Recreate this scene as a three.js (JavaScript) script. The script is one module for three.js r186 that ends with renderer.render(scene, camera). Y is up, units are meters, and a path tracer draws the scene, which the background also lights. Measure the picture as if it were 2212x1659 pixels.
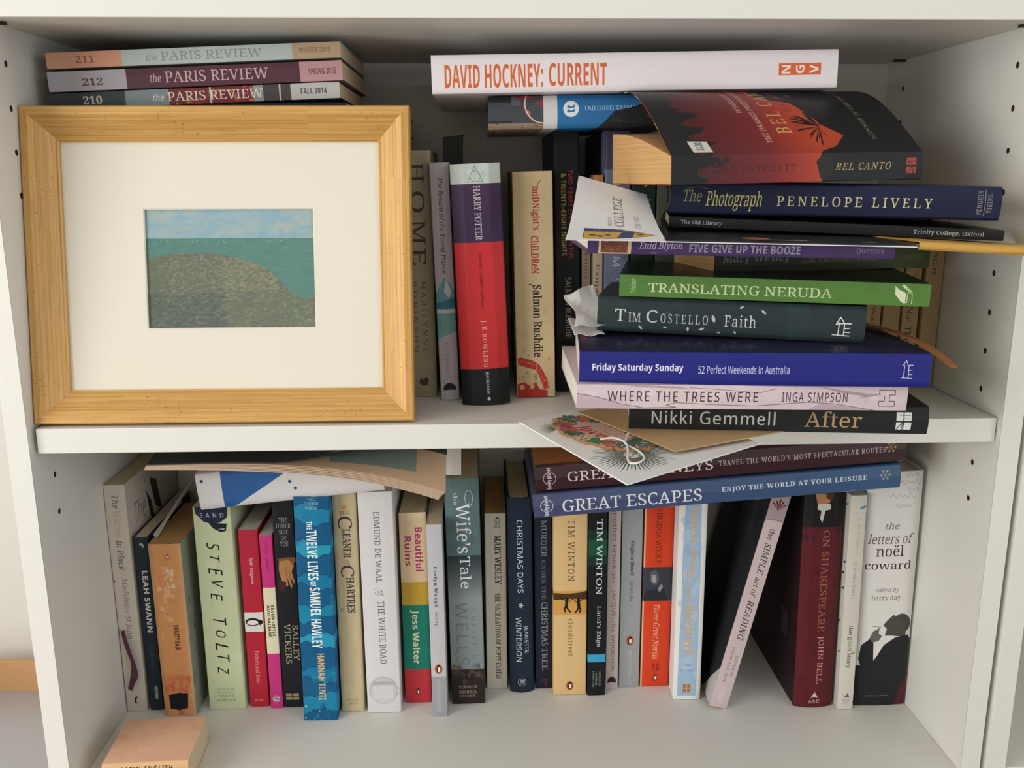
import * as THREE from 'three';
import { mergeGeometries, toCreasedNormals } from 'three/addons/utils/BufferGeometryUtils.js';
import { RoundedBoxGeometry } from 'three/addons/geometries/RoundedBoxGeometry.js';
import { RectAreaLightUniformsLib } from 'three/addons/lights/RectAreaLightUniformsLib.js';

// ---------------------------------------------------------------- camera, sky, light, exposure
RectAreaLightUniformsLib.init();
const scene = new THREE.Scene();
const camera = new THREE.PerspectiveCamera(45.62, 2212 / 1659, 0.05, 50);
camera.position.set(-0.0319, 0.1911, 0.6903);
camera.rotation.set(-0.22436, -0.03358, -0.00276, 'YXZ');
const renderer = new THREE.WebGLRenderer({ antialias: true });
renderer.toneMapping = THREE.LinearToneMapping;
renderer.toneMappingExposure = 0.96;
renderer.shadowMap.enabled = true;
scene.background = new THREE.Color(0.75, 0.86, 1.0);              // overcast daylight outside the windows

// the room; daylight comes in by two windows, the larger one on the left
const ROOM = { x0: -1.4, x1: 1.35, y0: -1.25, y1: 1.35, z0: -0.3, z1: 2.6 };
const WIN_LEFT = { z0: 0.45, z1: 1.85, y0: -0.55, y1: 0.95 };        // in the left wall, close to the bookcase
const WIN_RIGHT = { z0: 0.7, z1: 2.0, y0: -0.5, y1: 0.9 };       // in the right wall
function daylight(w, h, x, y, z, tx, ty, tz, power, color) {
  const l = new THREE.RectAreaLight(color, power, w, h);
  l.position.set(x, y, z); l.lookAt(tx, ty, tz); l.name = 'window_daylight'; scene.add(l);
}
daylight(1.36, 1.46, ROOM.x0 + 0.03, 0.2, 1.15, 1, 0.2, 1.15, 4.9, new THREE.Color(1.0, 0.965, 0.905));
daylight(1.26, 1.36, ROOM.x1 - 0.03, 0.2, 1.35, 0, 0.2, 1.35, 1.7, new THREE.Color(0.95, 0.98, 1.0));

// ---------------------------------------------------------------- helpers
let seed = 7;
const rnd = () => { seed = (seed + 0x6d2b79f5) | 0; let t = Math.imul(seed ^ (seed >>> 15), 1 | seed); t = (t + Math.imul(t ^ (t >>> 7), 61 | t)) ^ t; return ((t ^ (t >>> 14)) >>> 0) / 4294967296; };
const rr = (a, b) => a + (b - a) * rnd();
const used = {};
function numbered(n) { const k = used[n] = (used[n] ?? -1) + 1; return k ? n + '_' + String(k).padStart(3, '0') : n; }
function std(color, roughness = 0.6, more = {}) { return new THREE.MeshStandardMaterial({ color, roughness, ...more }); }
function mesh(name, geometry, material, parent) {
  const m = new THREE.Mesh(geometry, material); m.name = name; m.castShadow = m.receiveShadow = true; parent.add(m); return m;
}
function thing(name, label, category, group) {
  const g = new THREE.Group(); g.name = numbered(name); g.userData = { label, category }; if (group) g.userData.group = group; scene.add(g); return g;
}
function structure(name, geometry, material) { const m = mesh(name, geometry, material, scene); m.userData.kind = 'structure'; return m; }
function box(x0, x1, y0, y1, z0, z1) { const g = new THREE.BoxGeometry(x1 - x0, y1 - y0, z1 - z0); g.translate((x0 + x1) / 2, (y0 + y1) / 2, (z0 + z1) / 2); return g; }
function rbox(x0, x1, y0, y1, z0, z1, r = 0.001) { const g = new RoundedBoxGeometry(x1 - x0, y1 - y0, z1 - z0, 2, r); g.translate((x0 + x1) / 2, (y0 + y1) / 2, (z0 + z1) / 2); return g; }
function canvas(w, h) { const c = document.createElement('canvas'); c.width = Math.max(4, Math.round(w)); c.height = Math.max(4, Math.round(h)); return c; }
function texture(c, repeat) {
  const t = new THREE.CanvasTexture(c); t.colorSpace = THREE.SRGBColorSpace; t.magFilter = THREE.LinearFilter;
  if (repeat) t.wrapS = t.wrapT = THREE.RepeatWrapping;
  return t;
}
// a bent sheet of real thickness: f(u, v) gives its middle surface
function sheet(f, nu, nv, th) {
  const P = [], N = [], q = new THREE.Vector3(), a = new THREE.Vector3(), b = new THREE.Vector3(), e = 1e-3;
  const at = (u, v) => new THREE.Vector3(...f(u, v));
  for (let j = 0; j <= nv; j++) for (let i = 0; i <= nu; i++) {
    const u = i / nu, v = j / nv; P.push(at(u, v));
    a.copy(at(Math.min(1, u + e), v)).sub(at(Math.max(0, u - e), v)); b.copy(at(u, Math.min(1, v + e))).sub(at(u, Math.max(0, v - e)));
    q.crossVectors(a, b).normalize(); N.push(q.clone());
  }
  const pos = [], uv = [], idx = [], n = P.length, W = nu + 1;
  for (const s of [1, -1]) for (let k = 0; k < n; k++) { pos.push(...P[k].clone().addScaledVector(N[k], s * th / 2).toArray()); uv.push((k % W) / nu, Math.floor(k / W) / nv); }
  for (let j = 0; j < nv; j++) for (let i = 0; i < nu; i++) { const k = j * W + i; idx.push(k, k + 1, k + W + 1, k, k + W + 1, k + W); idx.push(n + k, n + k + W + 1, n + k + 1, n + k, n + k + W, n + k + W + 1); }
  const rim = []; for (let i = 0; i < nu; i++) rim.push(i); for (let j = 0; j < nv; j++) rim.push(j * W + nu); for (let i = nu; i > 0; i--) rim.push(nv * W + i); for (let j = nv; j > 0; j--) rim.push(j * W);
  for (let i = 0; i < rim.length; i++) { const c = rim[i], d = rim[(i + 1) % rim.length]; idx.push(c, n + c, n + d, c, n + d, d); }
  const g = new THREE.BufferGeometry(); g.setAttribute('position', new THREE.Float32BufferAttribute(pos, 3)); g.setAttribute('uv', new THREE.Float32BufferAttribute(uv, 2)); g.setIndex(idx);
  return toCreasedNormals(g, 0.7);
}
const lerp = (a, b, t) => a + (b - a) * t;
const bil = (A, B, C, D, u, v) => [0, 1, 2].map((k) => lerp(lerp(A[k], B[k], u), lerp(D[k], C[k], u), v));   // A-B the near edge, D-C the far edge

// ---------------------------------------------------------------- shared materials
const melamine = (() => {   // warm white foil with a faint orange-peel grain
  const c = canvas(256, 256), x = c.getContext('2d'); x.fillStyle = '#808080'; x.fillRect(0, 0, 256, 256);
  for (let i = 0; i < 9000; i++) { const g = 110 + Math.floor(rnd() * 36); x.fillStyle = `rgb(${g},${g},${g})`; x.fillRect(rnd() * 256, rnd() * 256, 1 + rnd() * 2, 1 + rnd() * 2); }
  const t = new THREE.CanvasTexture(c); t.wrapS = t.wrapT = THREE.RepeatWrapping; t.repeat.set(6, 6);
  return new THREE.MeshStandardMaterial({ color: new THREE.Color(0.77, 0.752, 0.705), roughness: 0.5, bumpMap: t, bumpScale: 0.00006 });
})();
const plaster = std(new THREE.Color(0.78, 0.76, 0.71), 0.9);
const ceilingPaint = std(new THREE.Color(0.88, 0.87, 0.84), 0.9);
const floorWood = std(new THREE.Color(0.13, 0.09, 0.06), 0.5);
const pageTexture = (tone, dark) => {
  const c = canvas(128, 32), x = c.getContext('2d'); x.fillStyle = tone; x.fillRect(0, 0, 128, 32);
  for (let i = 0; i < 128; i++) { x.globalAlpha = rr(0, 0.5) ** 1.6; x.fillStyle = rnd() < 0.75 ? dark : '#fff6e4'; x.fillRect(i, 0, 1, 32); }
  return new THREE.MeshStandardMaterial({ map: texture(c, true), roughness: 0.9 });
};
const PAPER = { white: pageTexture('#e9e4d8', '#a89f8e'), cream: pageTexture('#ddcba8', '#927a52'), tan: pageTexture('#cda066', '#7c5428') };
const sheetPaper = std('#ecebe8', 0.75);

// ---------------------------------------------------------------- the room
const T = 0.12;
function wallWithWindow(name, along, at0, at1, hole0, hole1, hy0, hy1, place) {
  const g = [];
  g.push(place(at0, hole0, ROOM.y0, ROOM.y1), place(hole1, at1, ROOM.y0, ROOM.y1), place(hole0, hole1, ROOM.y0, hy0), place(hole0, hole1, hy1, ROOM.y1));
  structure(name, mergeGeometries(g), plaster);
}
structure('floor', box(ROOM.x0 - T, ROOM.x1 + T, ROOM.y0 - T, ROOM.y0, ROOM.z0 - T, ROOM.z1 + T), floorWood);
structure('ceiling', box(ROOM.x0 - T, ROOM.x1 + T, ROOM.y1, ROOM.y1 + T, ROOM.z0 - T, ROOM.z1 + T), ceilingPaint);
structure('wall_back', box(ROOM.x0 - T, ROOM.x1 + T, ROOM.y0, ROOM.y1, ROOM.z0 - T, ROOM.z0), plaster);
structure('wall_front', box(ROOM.x0 - T, ROOM.x1 + T, ROOM.y0, ROOM.y1, ROOM.z1, ROOM.z1 + T), plaster);
wallWithWindow('wall_right', 'z', ROOM.z0, ROOM.z1, WIN_RIGHT.z0, WIN_RIGHT.z1, WIN_RIGHT.y0, WIN_RIGHT.y1, (a, b, y0, y1) => box(ROOM.x1, ROOM.x1 + T, y0, y1, a, b));
wallWithWindow('wall_left', 'z', ROOM.z0, ROOM.z1, WIN_LEFT.z0, WIN_LEFT.z1, WIN_LEFT.y0, WIN_LEFT.y1, (a, b, y0, y1) => box(ROOM.x0 - T, ROOM.x0, y0, y1, a, b));
const paneGlass = new THREE.MeshPhysicalMaterial({ color: 0xffffff, roughness: 0.02, transmission: 1, thickness: 0, ior: 1.5 });
function windowAt(n, w, h, x, y, z, turn) {
  const g = new THREE.Group(); g.name = 'window_' + n; g.userData.kind = 'structure'; g.position.set(x, y, z); g.rotation.y = turn; scene.add(g);
  const bar = (a, b, c, d) => box(a, b, c, d, -0.03, 0.03), s = 0.05;
  mesh('window_frame', mergeGeometries([bar(-w / 2, -w / 2 + s, -h / 2, h / 2), bar(w / 2 - s, w / 2, -h / 2, h / 2), bar(-w / 2 + s, w / 2 - s, -h / 2, -h / 2 + s), bar(-w / 2 + s, w / 2 - s, h / 2 - s, h / 2), bar(-s / 2, s / 2, -h / 2 + s, h / 2 - s)]), ceilingPaint, g);
  for (const k of [-1, 1]) mesh('pane', box(k > 0 ? s / 2 : -w / 2 + s, k > 0 ? w / 2 - s : -s / 2, -h / 2 + s, h / 2 - s, -0.003, 0.003), paneGlass, g);
}
windowAt(1, 1.4, 1.5, ROOM.x0 - 0.07, 0.2, 1.15, Math.PI / 2);
windowAt(2, 1.3, 1.4, ROOM.x1 + 0.07, 0.2, 1.35, Math.PI / 2);

// ---------------------------------------------------------------- bookcases
const H = 0.383, D = 0.2695, YT = 0.3002, YB = -0.3193, PANEL = 0.0168;
// side panel: an inner skin drilled with shelf-pin holes over a solid outer skin; inner face at x = 0, body towards -x
function sidePanel(y0, y1, depth, drilled) {
  if (!drilled) return rbox(-PANEL, 0, y0, y1, -depth, 0, 0.0006);
  const s = new THREE.Shape(); s.moveTo(-depth, y0); s.lineTo(-0.0004, y0); s.lineTo(-0.0004, y1); s.lineTo(-depth, y1); s.closePath();
  for (const z of [-0.0365, -0.2323]) for (let k = -1; k < 12; k++) { const y = 0.2731 - 0.032 * k; if (k === 9) continue; const h = new THREE.Path(); h.absellipse(z, y, 0.0026, 0.0026, 0, Math.PI * 2, true); s.holes.push(h); }
  const skin = new THREE.ExtrudeGeometry(s, { depth: 0.009, bevelEnabled: false, curveSegments: 7 });   // shape x -> world z, extruded along -x
  skin.applyMatrix4(new THREE.Matrix4().makeBasis(new THREE.Vector3(0, 0, 1), new THREE.Vector3(0, 1, 0), new THREE.Vector3(-1, 0, 0)));
  const body = box(-PANEL, -0.009, y0, y1, -depth, 0), edge = box(-0.009, 0, y0, y1, -0.0006, 0);
  return mergeGeometries([skin, body.toNonIndexed(), edge.toNonIndexed()].map((g) => { const n = g.index ? g.toNonIndexed() : g; return n; }));
}
const caseA = thing('bookcase', 'white bookcase with drilled side panels, holding all the books', 'bookcase');
const lowest = ROOM.y0, highest = 0.77;
const leftPanel = mesh('side_panel', sidePanel(lowest, highest, D + 0.004, true), melamine, caseA); leftPanel.position.x = -H;
const rightGeo = sidePanel(lowest, highest, D + 0.004, true); rightGeo.rotateZ(Math.PI); rightGeo.scale(1, -1, 1);
{ const i = rightGeo.attributes.position; for (let k = 0; k < i.count; k += 3) for (const A of Object.values(rightGeo.attributes)) for (let c = 0; c < A.itemSize; c++) { const a = A.array[(k + 1) * A.itemSize + c]; A.array[(k + 1) * A.itemSize + c] = A.array[(k + 2) * A.itemSize + c]; A.array[(k + 2) * A.itemSize + c] = a; } rightGeo.computeVertexNormals(); }
const rightPanel = mesh('side_panel', rightGeo, melamine, caseA); rightPanel.position.x = H;
const holeGeo = mergeGeometries([new THREE.CylinderGeometry(0.00255, 0.00255, 0.0082, 14, 1, true), (() => { const c = new THREE.CircleGeometry(0.00255, 14); c.rotateX(Math.PI / 2); c.translate(0, 0.0041, 0); return c; })()]); holeGeo.rotateZ(Math.PI / 2); holeGeo.translate(-0.0044, 0, 0);
const rawBoard = std('#4a3826', 0.95, { side: THREE.DoubleSide });
for (const s of [-1, 1]) for (const z of [-0.0365, -0.2323]) for (let k = -1; k < 12; k++) if (k !== 9) { const m = mesh('pin_hole', holeGeo, rawBoard, s < 0 ? leftPanel : rightPanel); m.position.set(0, 0.2731 - 0.032 * k, z); if (s > 0) m.rotation.y = Math.PI; }
mesh('back_panel', box(-H, H, lowest, highest, -D - 0.004, -D), melamine, caseA);
const shelfBoard = (y, x0 = -H, x1 = H, z1 = 0, t = 0.02) => mesh('shelf', rbox(x0, x1, y - t, y, -D, z1, 0.0008), melamine, caseA);
shelfBoard(YT + 0.03, -H, H, 0, 0.03);
shelfBoard(0, -0.3792, 0.3818, -0.0056, 0.0201);
shelfBoard(YB, -H, H, -0.001);
shelfBoard(highest, -H, H, 0); shelfBoard(-0.72, -0.3815, 0.3815, -0.0056);
const pinMetal = std('#6d6a66', 0.4, { metalness: 0.8 }), dowelDark = std('#2b2724', 0.6);
for (const s of [-1, 1]) for (const z of [-0.0365, -0.2323]) {
  const g = new THREE.CylinderGeometry(0.0024, 0.0024, 0.012, 12); g.rotateZ(Math.PI / 2); g.translate(s * (H - 0.003), -0.0215, z); mesh('shelf_pin', g, pinMetal, caseA);
  const f = mergeGeometries([rbox(s > 0 ? H - 0.011 : -H, s > 0 ? H : -H + 0.011, YT - 0.0022, YT - 0.0002, z + (z > -0.1 ? 0.016 : 0) - 0.0025, z + (z > -0.1 ? 0.016 : 0) + 0.0025, 0.0005)]); mesh('cam_fitting', f, dowelDark, caseA);
}
const caseB = thing('bookcase', 'neighbouring white bookcase standing right of the drilled one', 'bookcase');
mesh('side_panel', rbox(0.4045, 0.4225, lowest, highest, -D, 0.001, 0.0006), melamine, caseB);
mesh('back_panel', box(0.4225, 1.0, lowest, highest, -D - 0.004, -D), melamine, caseB);
mesh('side_panel', rbox(1.0, 1.017, lowest, highest, -D, 0.001, 0.0006), melamine, caseB);
for (const y of [highest, YT + 0.02, -0.02, -0.318, -0.72]) mesh('shelf', rbox(0.4225, 1.0, y - 0.02, y, -D, -0.003, 0.0008), melamine, caseB);

// ---------------------------------------------------------------- books
// pose: x, y, z of the tail end of the spine (its middle), turn about the vertical, tilt, thickness, height
const POSE = {
  women: [-0.3722, -0.3192, -0.1217, 0, 0.003, 0.0193, 0.2327], leah: [-0.3538, -0.3193, -0.1234, 0, -0.0014, 0.0125, 0.1805],
  vanity: [-0.3271, -0.3192, -0.1118, 0, 0.0065, 0.0297, 0.1781], toltz: [-0.2847, -0.3192, -0.1223, 0, 0.0035, 0.035, 0.2099],
  turgenev: [-0.2543, -0.3193, -0.1252, 0, -0.0007, 0.0181, 0.1855], ethel: [-0.2367, -0.3193, -0.1217, 0, 0.0024, 0.0119, 0.1815],
  otherside: [-0.2207, -0.3192, -0.1231, 0, -0.0033, 0.0195, 0.2141], twelve: [-0.19, -0.3191, -0.0994, 0, -0.0084, 0.0322, 0.2266],
  cleaner: [-0.161, -0.3193, -0.1132, 0, -0.0013, 0.0219, 0.2247], whiteroad: [-0.1302, -0.3192, -0.1103, 0, 0.0072, 0.0323, 0.2268],
  ruins: [-0.0981, -0.3192, -0.1266, 0, 0.0064, 0.0257, 0.1998], scoop: [-0.0757, -0.3192, -0.1018, 0, 0.0101, 0.0144, 0.1972],
  wife: [-0.0482, -0.319, -0.1221, 0, 0.0183, 0.0325, 0.2344], poppy: [-0.0196, -0.3192, -0.1494, 0, 0.0053, 0.021, 0.1889],
  xmas: [0.0056, -0.3191, -0.14, 0, 0.0147, 0.0242, 0.2072], murder: [0.0284, -0.3192, -0.1471, 0, 0.0144, 0.0172, 0.2161],
  cloud: [0.0532, -0.3192, -0.1347, 0, 0.0059, 0.033, 0.1981], lands: [0.0797, -0.3192, -0.1324, 0, 0.0077, 0.0178, 0.2009],
  brook: [0.0969, -0.3193, -0.145, 0, 0.0032, 0.0125, 0.1983], orlando: [0.1149, -0.3192, -0.1465, 0, 0.0039, 0.0202, 0.1958],
  woolf: [0.141, -0.3193, -0.1472, 0, 0.0018, 0.0288, 0.1952], oldest: [0.1685, -0.3192, -0.1215, -0.055, 0.005, 0.027, 0.2087],
  simple: [0.1958, -0.3174, -0.1038, -0.055, -0.2192, 0.0174, 0.2286], shakes: [0.2903, -0.319, -0.1026, 0, 0.0171, 0.0382, 0.2211],
  good: [0.3198, -0.3191, -0.0985, 0, 0.0174, 0.0153, 0.2207], noel: [0.3558, -0.3189, -0.1036, 0, 0.0152, 0.0518, 0.2414],
  home: [-0.0831, 0.0001, -0.0991, 0, 0.0076, 0.0224, 0.2113], prince: [-0.0597, 0.0003, -0.0844, 0, 0.0312, 0.0164, 0.2014],
  potter: [-0.0283, 0.0008, -0.0635, 0, 0.0394, 0.0411, 0.1997], midnight: [0.0158, 0.0004, -0.0917, 0, 0.021, 0.0338, 0.1938],
  twoyears: [0.0464, 0.0002, -0.1122, 0, 0.0205, 0.0213, 0.227],
  mailone: [0.0621, 0.0001, -0.112, 0, 0.012, 0.0076, 0.178], mailtwo: [0.0713, 0.0001, -0.112, 0, 0.01, 0.0098, 0.191],
  slate: [0.0884, 0.0001, -0.112, 0, 0.008, 0.0232, 0.2275], green: [0.1108, 0.0001, -0.114, 0, 0.004, 0.0205, 0.205], grey: [0.1302, 0.0001, -0.112, 0, 0, 0.0172, 0.2],
  stewA: [0.3223, 0.0001, -0.117, 0, 0, 0.0142, 0.178], stewB: [0.3388, 0.0001, -0.117, 0, 0, 0.0165, 0.178], stewC: [0.3561, 0.0001, -0.117, 0, 0, 0.0155, 0.178], stewD: [0.3732, 0.0001, -0.115, 0, -0.004, 0.0165, 0.181],
  after: [0.2951, 0.0146, 0.0546, -0.11, 0.0015, 0.0214, 0.2184], trees: [0.2753, 0.0328, 0.0591, -0.014, -0.0157, 0.0179, 0.2395],
  fss: [0.2858, 0.0556, 0.0684, -0.0838, 0, 0.0241, 0.2484], faith: [0.2525, 0.0818, 0.0309, -0.2478, -0.0175, 0.0281, 0.1996],
  neruda: [0.2944, 0.1052, 0.0398, -0.201, -0.0171, 0.0168, 0.225], wesley: [0.3469, 0.1236, -0.0725, 0.199, 0.004, 0.0186, 0.197],
  five: [0.2568, 0.1385, 0.0592, -0.004, -0.026, 0.0112, 0.215], oldlib: [0.3475, 0.1476, 0.0335, -0.17, -0.0394, 0.0078, 0.24],
  photo: [0.3426, 0.1704, 0.0343, -0.19, -0.0165, 0.0242, 0.235], bel: [0.2942, 0.198, 0.0088, 0.198, 0.0189, 0.0204, 0.198],
  hock: [0.2467, 0.2718, -0.0464, 0.003, 0.0163, 0.0285, 0.315], tt: [0.125, 0.242, -0.062, 0, 0.0166, 0.0256, 0.15],
  esc: [0.3327, -0.0657, -0.057, 0, 0.0741, 0.0227, 0.322], jour: [0.3356, -0.0406, -0.057, 0, 0.0741, 0.0238, 0.3227],
  diary: [-0.1232, -0.0704, -0.1002, 0.003, 0.1004, 0.0343, 0.1669],
  p211: [-0.1402, 0.2881, -0.07, 0, 0.0395, 0.0122, 0.2285], p212: [-0.1393, 0.2724, -0.068, 0, 0.0405, 0.0152, 0.2287], p210: [-0.1421, 0.2578, -0.07, 0, 0.041, 0.0126, 0.2273],
};
const FONT = { s: 'serif', S: 'bold serif', a: 'sans-serif', A: 'bold sans-serif', m: 'monospace' };
// an unfolded jacket to paint on: u runs along the spine from head to tail, v across it (0 front-cover side, 1 back-cover side; below 0 the front cover, above 1 the back)
function jacket(w, h, front, back, color) {
  const k = 4800, strip = 6, fh = front ? front * k : strip, bh = back ? back * k : strip, c = canvas(h * k, fh + w * k + bh), x = c.getContext('2d'), W = c.width;
  x.fillStyle = color; x.fillRect(0, 0, W, c.height);
  const X = (u) => u * W, Y = (v) => fh + v * w * k;
  const J = {
    c, x, X, Y, W, k, w, h, front: fh, back: bh, strip,
    map: (y) => 1 - y / c.height,
    R(u0, u1, v0, v1, col, alpha = 1) { x.globalAlpha = alpha; x.fillStyle = col; x.fillRect(X(u0), Y(v0), X(u1) - X(u0), Y(v1) - Y(v0)); x.globalAlpha = 1; return J; },
    band(u0, u1, col) { return J.R(u0, u1, -9, 9, col); },
    T(s, u0, u1, v0, v1, col, font = 's', up = false, spacing = 0) {
      const it = font[1] === 'i', f = FONT[font[0]].split(' ').reverse(); x.save(); x.font = (it ? 'italic ' : '') + (f[1] ? 'bold ' : '') + '100px ' + f[0]; x.letterSpacing = spacing + 'px';
      const m = x.measureText(s), bw = spacing ? m.width - spacing : m.actualBoundingBoxLeft + m.actualBoundingBoxRight, bh2 = m.actualBoundingBoxAscent + m.actualBoundingBoxDescent, dx = X(u1) - X(u0), dy = Y(v1) - Y(v0);
      if (up) { x.translate(X(u0), Y(v1)); x.rotate(-Math.PI / 2); x.scale(dy / bw, dx / bh2); } else { x.translate(X(u0), Y(v0)); x.scale(dx / bw, dy / bh2); }
      x.fillStyle = col; x.fillText(s, spacing ? 0 : m.actualBoundingBoxLeft, m.actualBoundingBoxAscent); x.restore(); return J;
    },
    P(points, col, alpha = 1) { x.globalAlpha = alpha; x.fillStyle = col; x.beginPath(); points.forEach(([u, v], i) => (i ? x.lineTo(X(u), Y(v)) : x.moveTo(X(u), Y(v)))); x.closePath(); x.fill(); x.globalAlpha = 1; return J; },
    L(points, col, mm = 0.3) { x.strokeStyle = col; x.lineWidth = mm * k / 1000; x.lineCap = x.lineJoin = 'round'; x.beginPath(); points.forEach(([u, v], i) => (i ? x.lineTo(X(u), Y(v)) : x.moveTo(X(u), Y(v)))); x.stroke(); return J; },
    O(u, v, ru, rv, col, line) { x.beginPath(); x.ellipse(X(u), Y(v), ru * k / 1000, rv * k / 1000, 0, 0, 7); if (line) { x.strokeStyle = col; x.lineWidth = line * k / 1000; x.stroke(); } else { x.fillStyle = col; x.fill(); } return J; },
    // soft blotches: stains, clouds, watercolour, wear
    blot(n, u0, u1, v0, v1, cols, rmin, rmax, alpha = 0.3) { for (let i = 0; i < n; i++) { x.globalAlpha = alpha * rr(0.4, 1); x.fillStyle = cols[Math.floor(rnd() * cols.length)]; x.beginPath(); const px = X(rr(u0, u1)), py = Y(rr(v0, v1)), r = rr(rmin, rmax) * k / 1000, a = rr(0, 3); for (let t = 0; t < 10; t++) { const q = r * rr(0.6, 1.15); x[t ? 'lineTo' : 'moveTo'](px + q * Math.cos(t * 0.628 + a), py + q * 0.7 * Math.sin(t * 0.628 + a)); } x.closePath(); x.fill(); } x.globalAlpha = 1; return J; },
    blend(u0, u1, a, b) { const g = x.createLinearGradient(X(u0), 0, X(u1), 0); g.addColorStop(0, a); g.addColorStop(1, b); x.fillStyle = g; x.fillRect(X(u0), 0, X(u1) - X(u0), c.height); return J; },
    penguin(u, v, s, ring, up) { // oval publisher mark holding a black and white bird
      x.save(); x.translate(X(u), Y(v)); if (!up) x.rotate(-Math.PI / 2); const q = 1.3 * s * k / 1000; x.scale(q, q); if (ring) { x.fillStyle = ring; x.beginPath(); x.ellipse(0, 0, 0.62, 0.85, 0, 0, 7); x.fill(); }
      x.fillStyle = '#17171a'; x.beginPath(); x.ellipse(0, 0.08, 0.33, 0.58, 0, 0, 7); x.fill(); x.beginPath(); x.arc(0.02, -0.5, 0.19, 0, 7); x.fill(); x.beginPath(); x.moveTo(0.15, -0.56); x.lineTo(0.36, -0.46); x.lineTo(0.13, -0.42); x.fill();
      x.fillStyle = '#efece6'; x.beginPath(); x.ellipse(0.05, 0.1, 0.21, 0.45, 0, 0, 7); x.fill(); x.restore(); return J;
    },
  };
  return J;
}
// cross-section of a cover, from the fore-edge of the back board round the spine to the fore-edge of the front board: [x, z]
function section(w, d, o) {
  const b = o.bulge, r = Math.min(o.corner, w * 0.3), half = [], n = b > 0.0015 ? 6 : 3;
  for (let i = 0; i <= n; i++) { const t = i / n; half.push([t * (w / 2 - r), -b * t * t]); }
  for (let i = 1; i <= 3; i++) { const a = (i / 3) * Math.PI / 2; half.push([w / 2 - r + r * Math.sin(a), -b - r + r * Math.cos(a)]); }
  if (o.groove) half.push([w / 2, -b - r - 0.002], [w / 2 - o.groove, -b - r - 0.005], [w / 2, -b - r - 0.009]);
  const z0 = half[half.length - 1][1], lift = o.lift || 0, steps = lift ? 14 : 1;
  const front = [], back = [];
  for (let i = 1; i <= steps; i++) { const t = i / steps; front.push([w / 2 + lift * Math.sin(Math.min(1, t / 0.86) * Math.PI / 2) ** 1.05, lerp(z0, -d, t) + (lift ? lift * 0.2 * t : 0)]); }
  back.push([w / 2, -d]);
  return { right: half.concat(front), left: half.slice(1).concat(back).map(([x, z]) => [-x, z]) };
}
function coverGeometry(w, h, d, o, J) {
  const { right, left } = section(w, d, o), path = left.slice().reverse().concat(right), th = o.thick, n = path.length;
  const nor = path.map((p, i) => { const a = path[Math.max(0, i - 1)], b = path[Math.min(n - 1, i + 1)], dx = b[0] - a[0], dz = b[1] - a[1], l = Math.hypot(dx, dz); return [-dz / l, dx / l]; });   // left of travel = outwards
  const out = path, sgn = nor[Math.floor(n / 2)][1] > 0 ? 1 : -1, inn = path.map((p, i) => [p[0] - sgn * nor[i][0] * th, p[1] - sgn * nor[i][1] * th]);
  const hinge = -o.bulge - Math.min(o.corner, w * 0.3);
  const vOf = ([x, z]) => { const side = z < hinge - 1e-6, s = hinge - z; let y; if (!side) y = J.front + (w / 2 - x) * J.k; else if (x > 0) y = J.front > J.strip ? J.front - s * J.k : J.strip / 2; else y = J.back > J.strip ? J.front + (w + s) * J.k : J.c.height - J.strip / 2; return J.map(Math.min(J.c.height - 1, Math.max(1, y))); };
  const pos = [], uv = [], quad = (A, B, C, Dd, va, vb, hidden) => { const P = [A, B, C, A, C, Dd], U = [[1, va], [1, vb], [0, vb], [1, va], [0, vb], [0, va]]; P.forEach((p, i) => { pos.push(...p); uv.push(...(hidden ? [0.5, va] : U[i])); }); };
  const ys = 1;
  for (let i = 0; i < n - 1; i++) {
    const a = out[i], b = out[i + 1], va = vOf(a), vb = vOf(b), e = inn[i], f = inn[i + 1];
    const mixed = (a[1] < hinge - 1e-6) !== (b[1] < hinge - 1e-6), v1 = mixed && a[1] < hinge - 1e-6 && J.back <= J.strip ? vb : va, v2 = mixed && b[1] < hinge - 1e-6 && J.front <= J.strip ? va : vb;
    quad([a[0], 0, a[1]], [b[0], 0, b[1]], [b[0], h, b[1]], [a[0], h, a[1]], v1, v2);
    quad([f[0], 0, f[1]], [e[0], 0, e[1]], [e[0], h, e[1]], [f[0], h, f[1]], v1, v1, true);
    quad([a[0], h, a[1]], [b[0], h, b[1]], [f[0], h, f[1]], [e[0], h, e[1]], v1, v1, true);
    quad([b[0], 0, b[1]], [a[0], 0, a[1]], [e[0], 0, e[1]], [f[0], 0, f[1]], v1, v1, true);
  }
  for (const [p, q, s] of [[out[0], inn[0], 1], [out[n - 1], inn[n - 1], -1]]) { const A = [p[0], 0, p[1]], B = [q[0], 0, q[1]], C = [q[0], h, q[1]], E = [p[0], h, p[1]]; if (s < 0) quad(A, B, C, E, vOf(p), vOf(p), true); else quad(B, A, E, C, vOf(p), vOf(p), true); }
  const g = new THREE.BufferGeometry(); g.setAttribute('position', new THREE.Float32BufferAttribute(pos, 3)); g.setAttribute('uv', new THREE.Float32BufferAttribute(uv, 2));
  return toCreasedNormals(g, 0.75);
}
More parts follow.
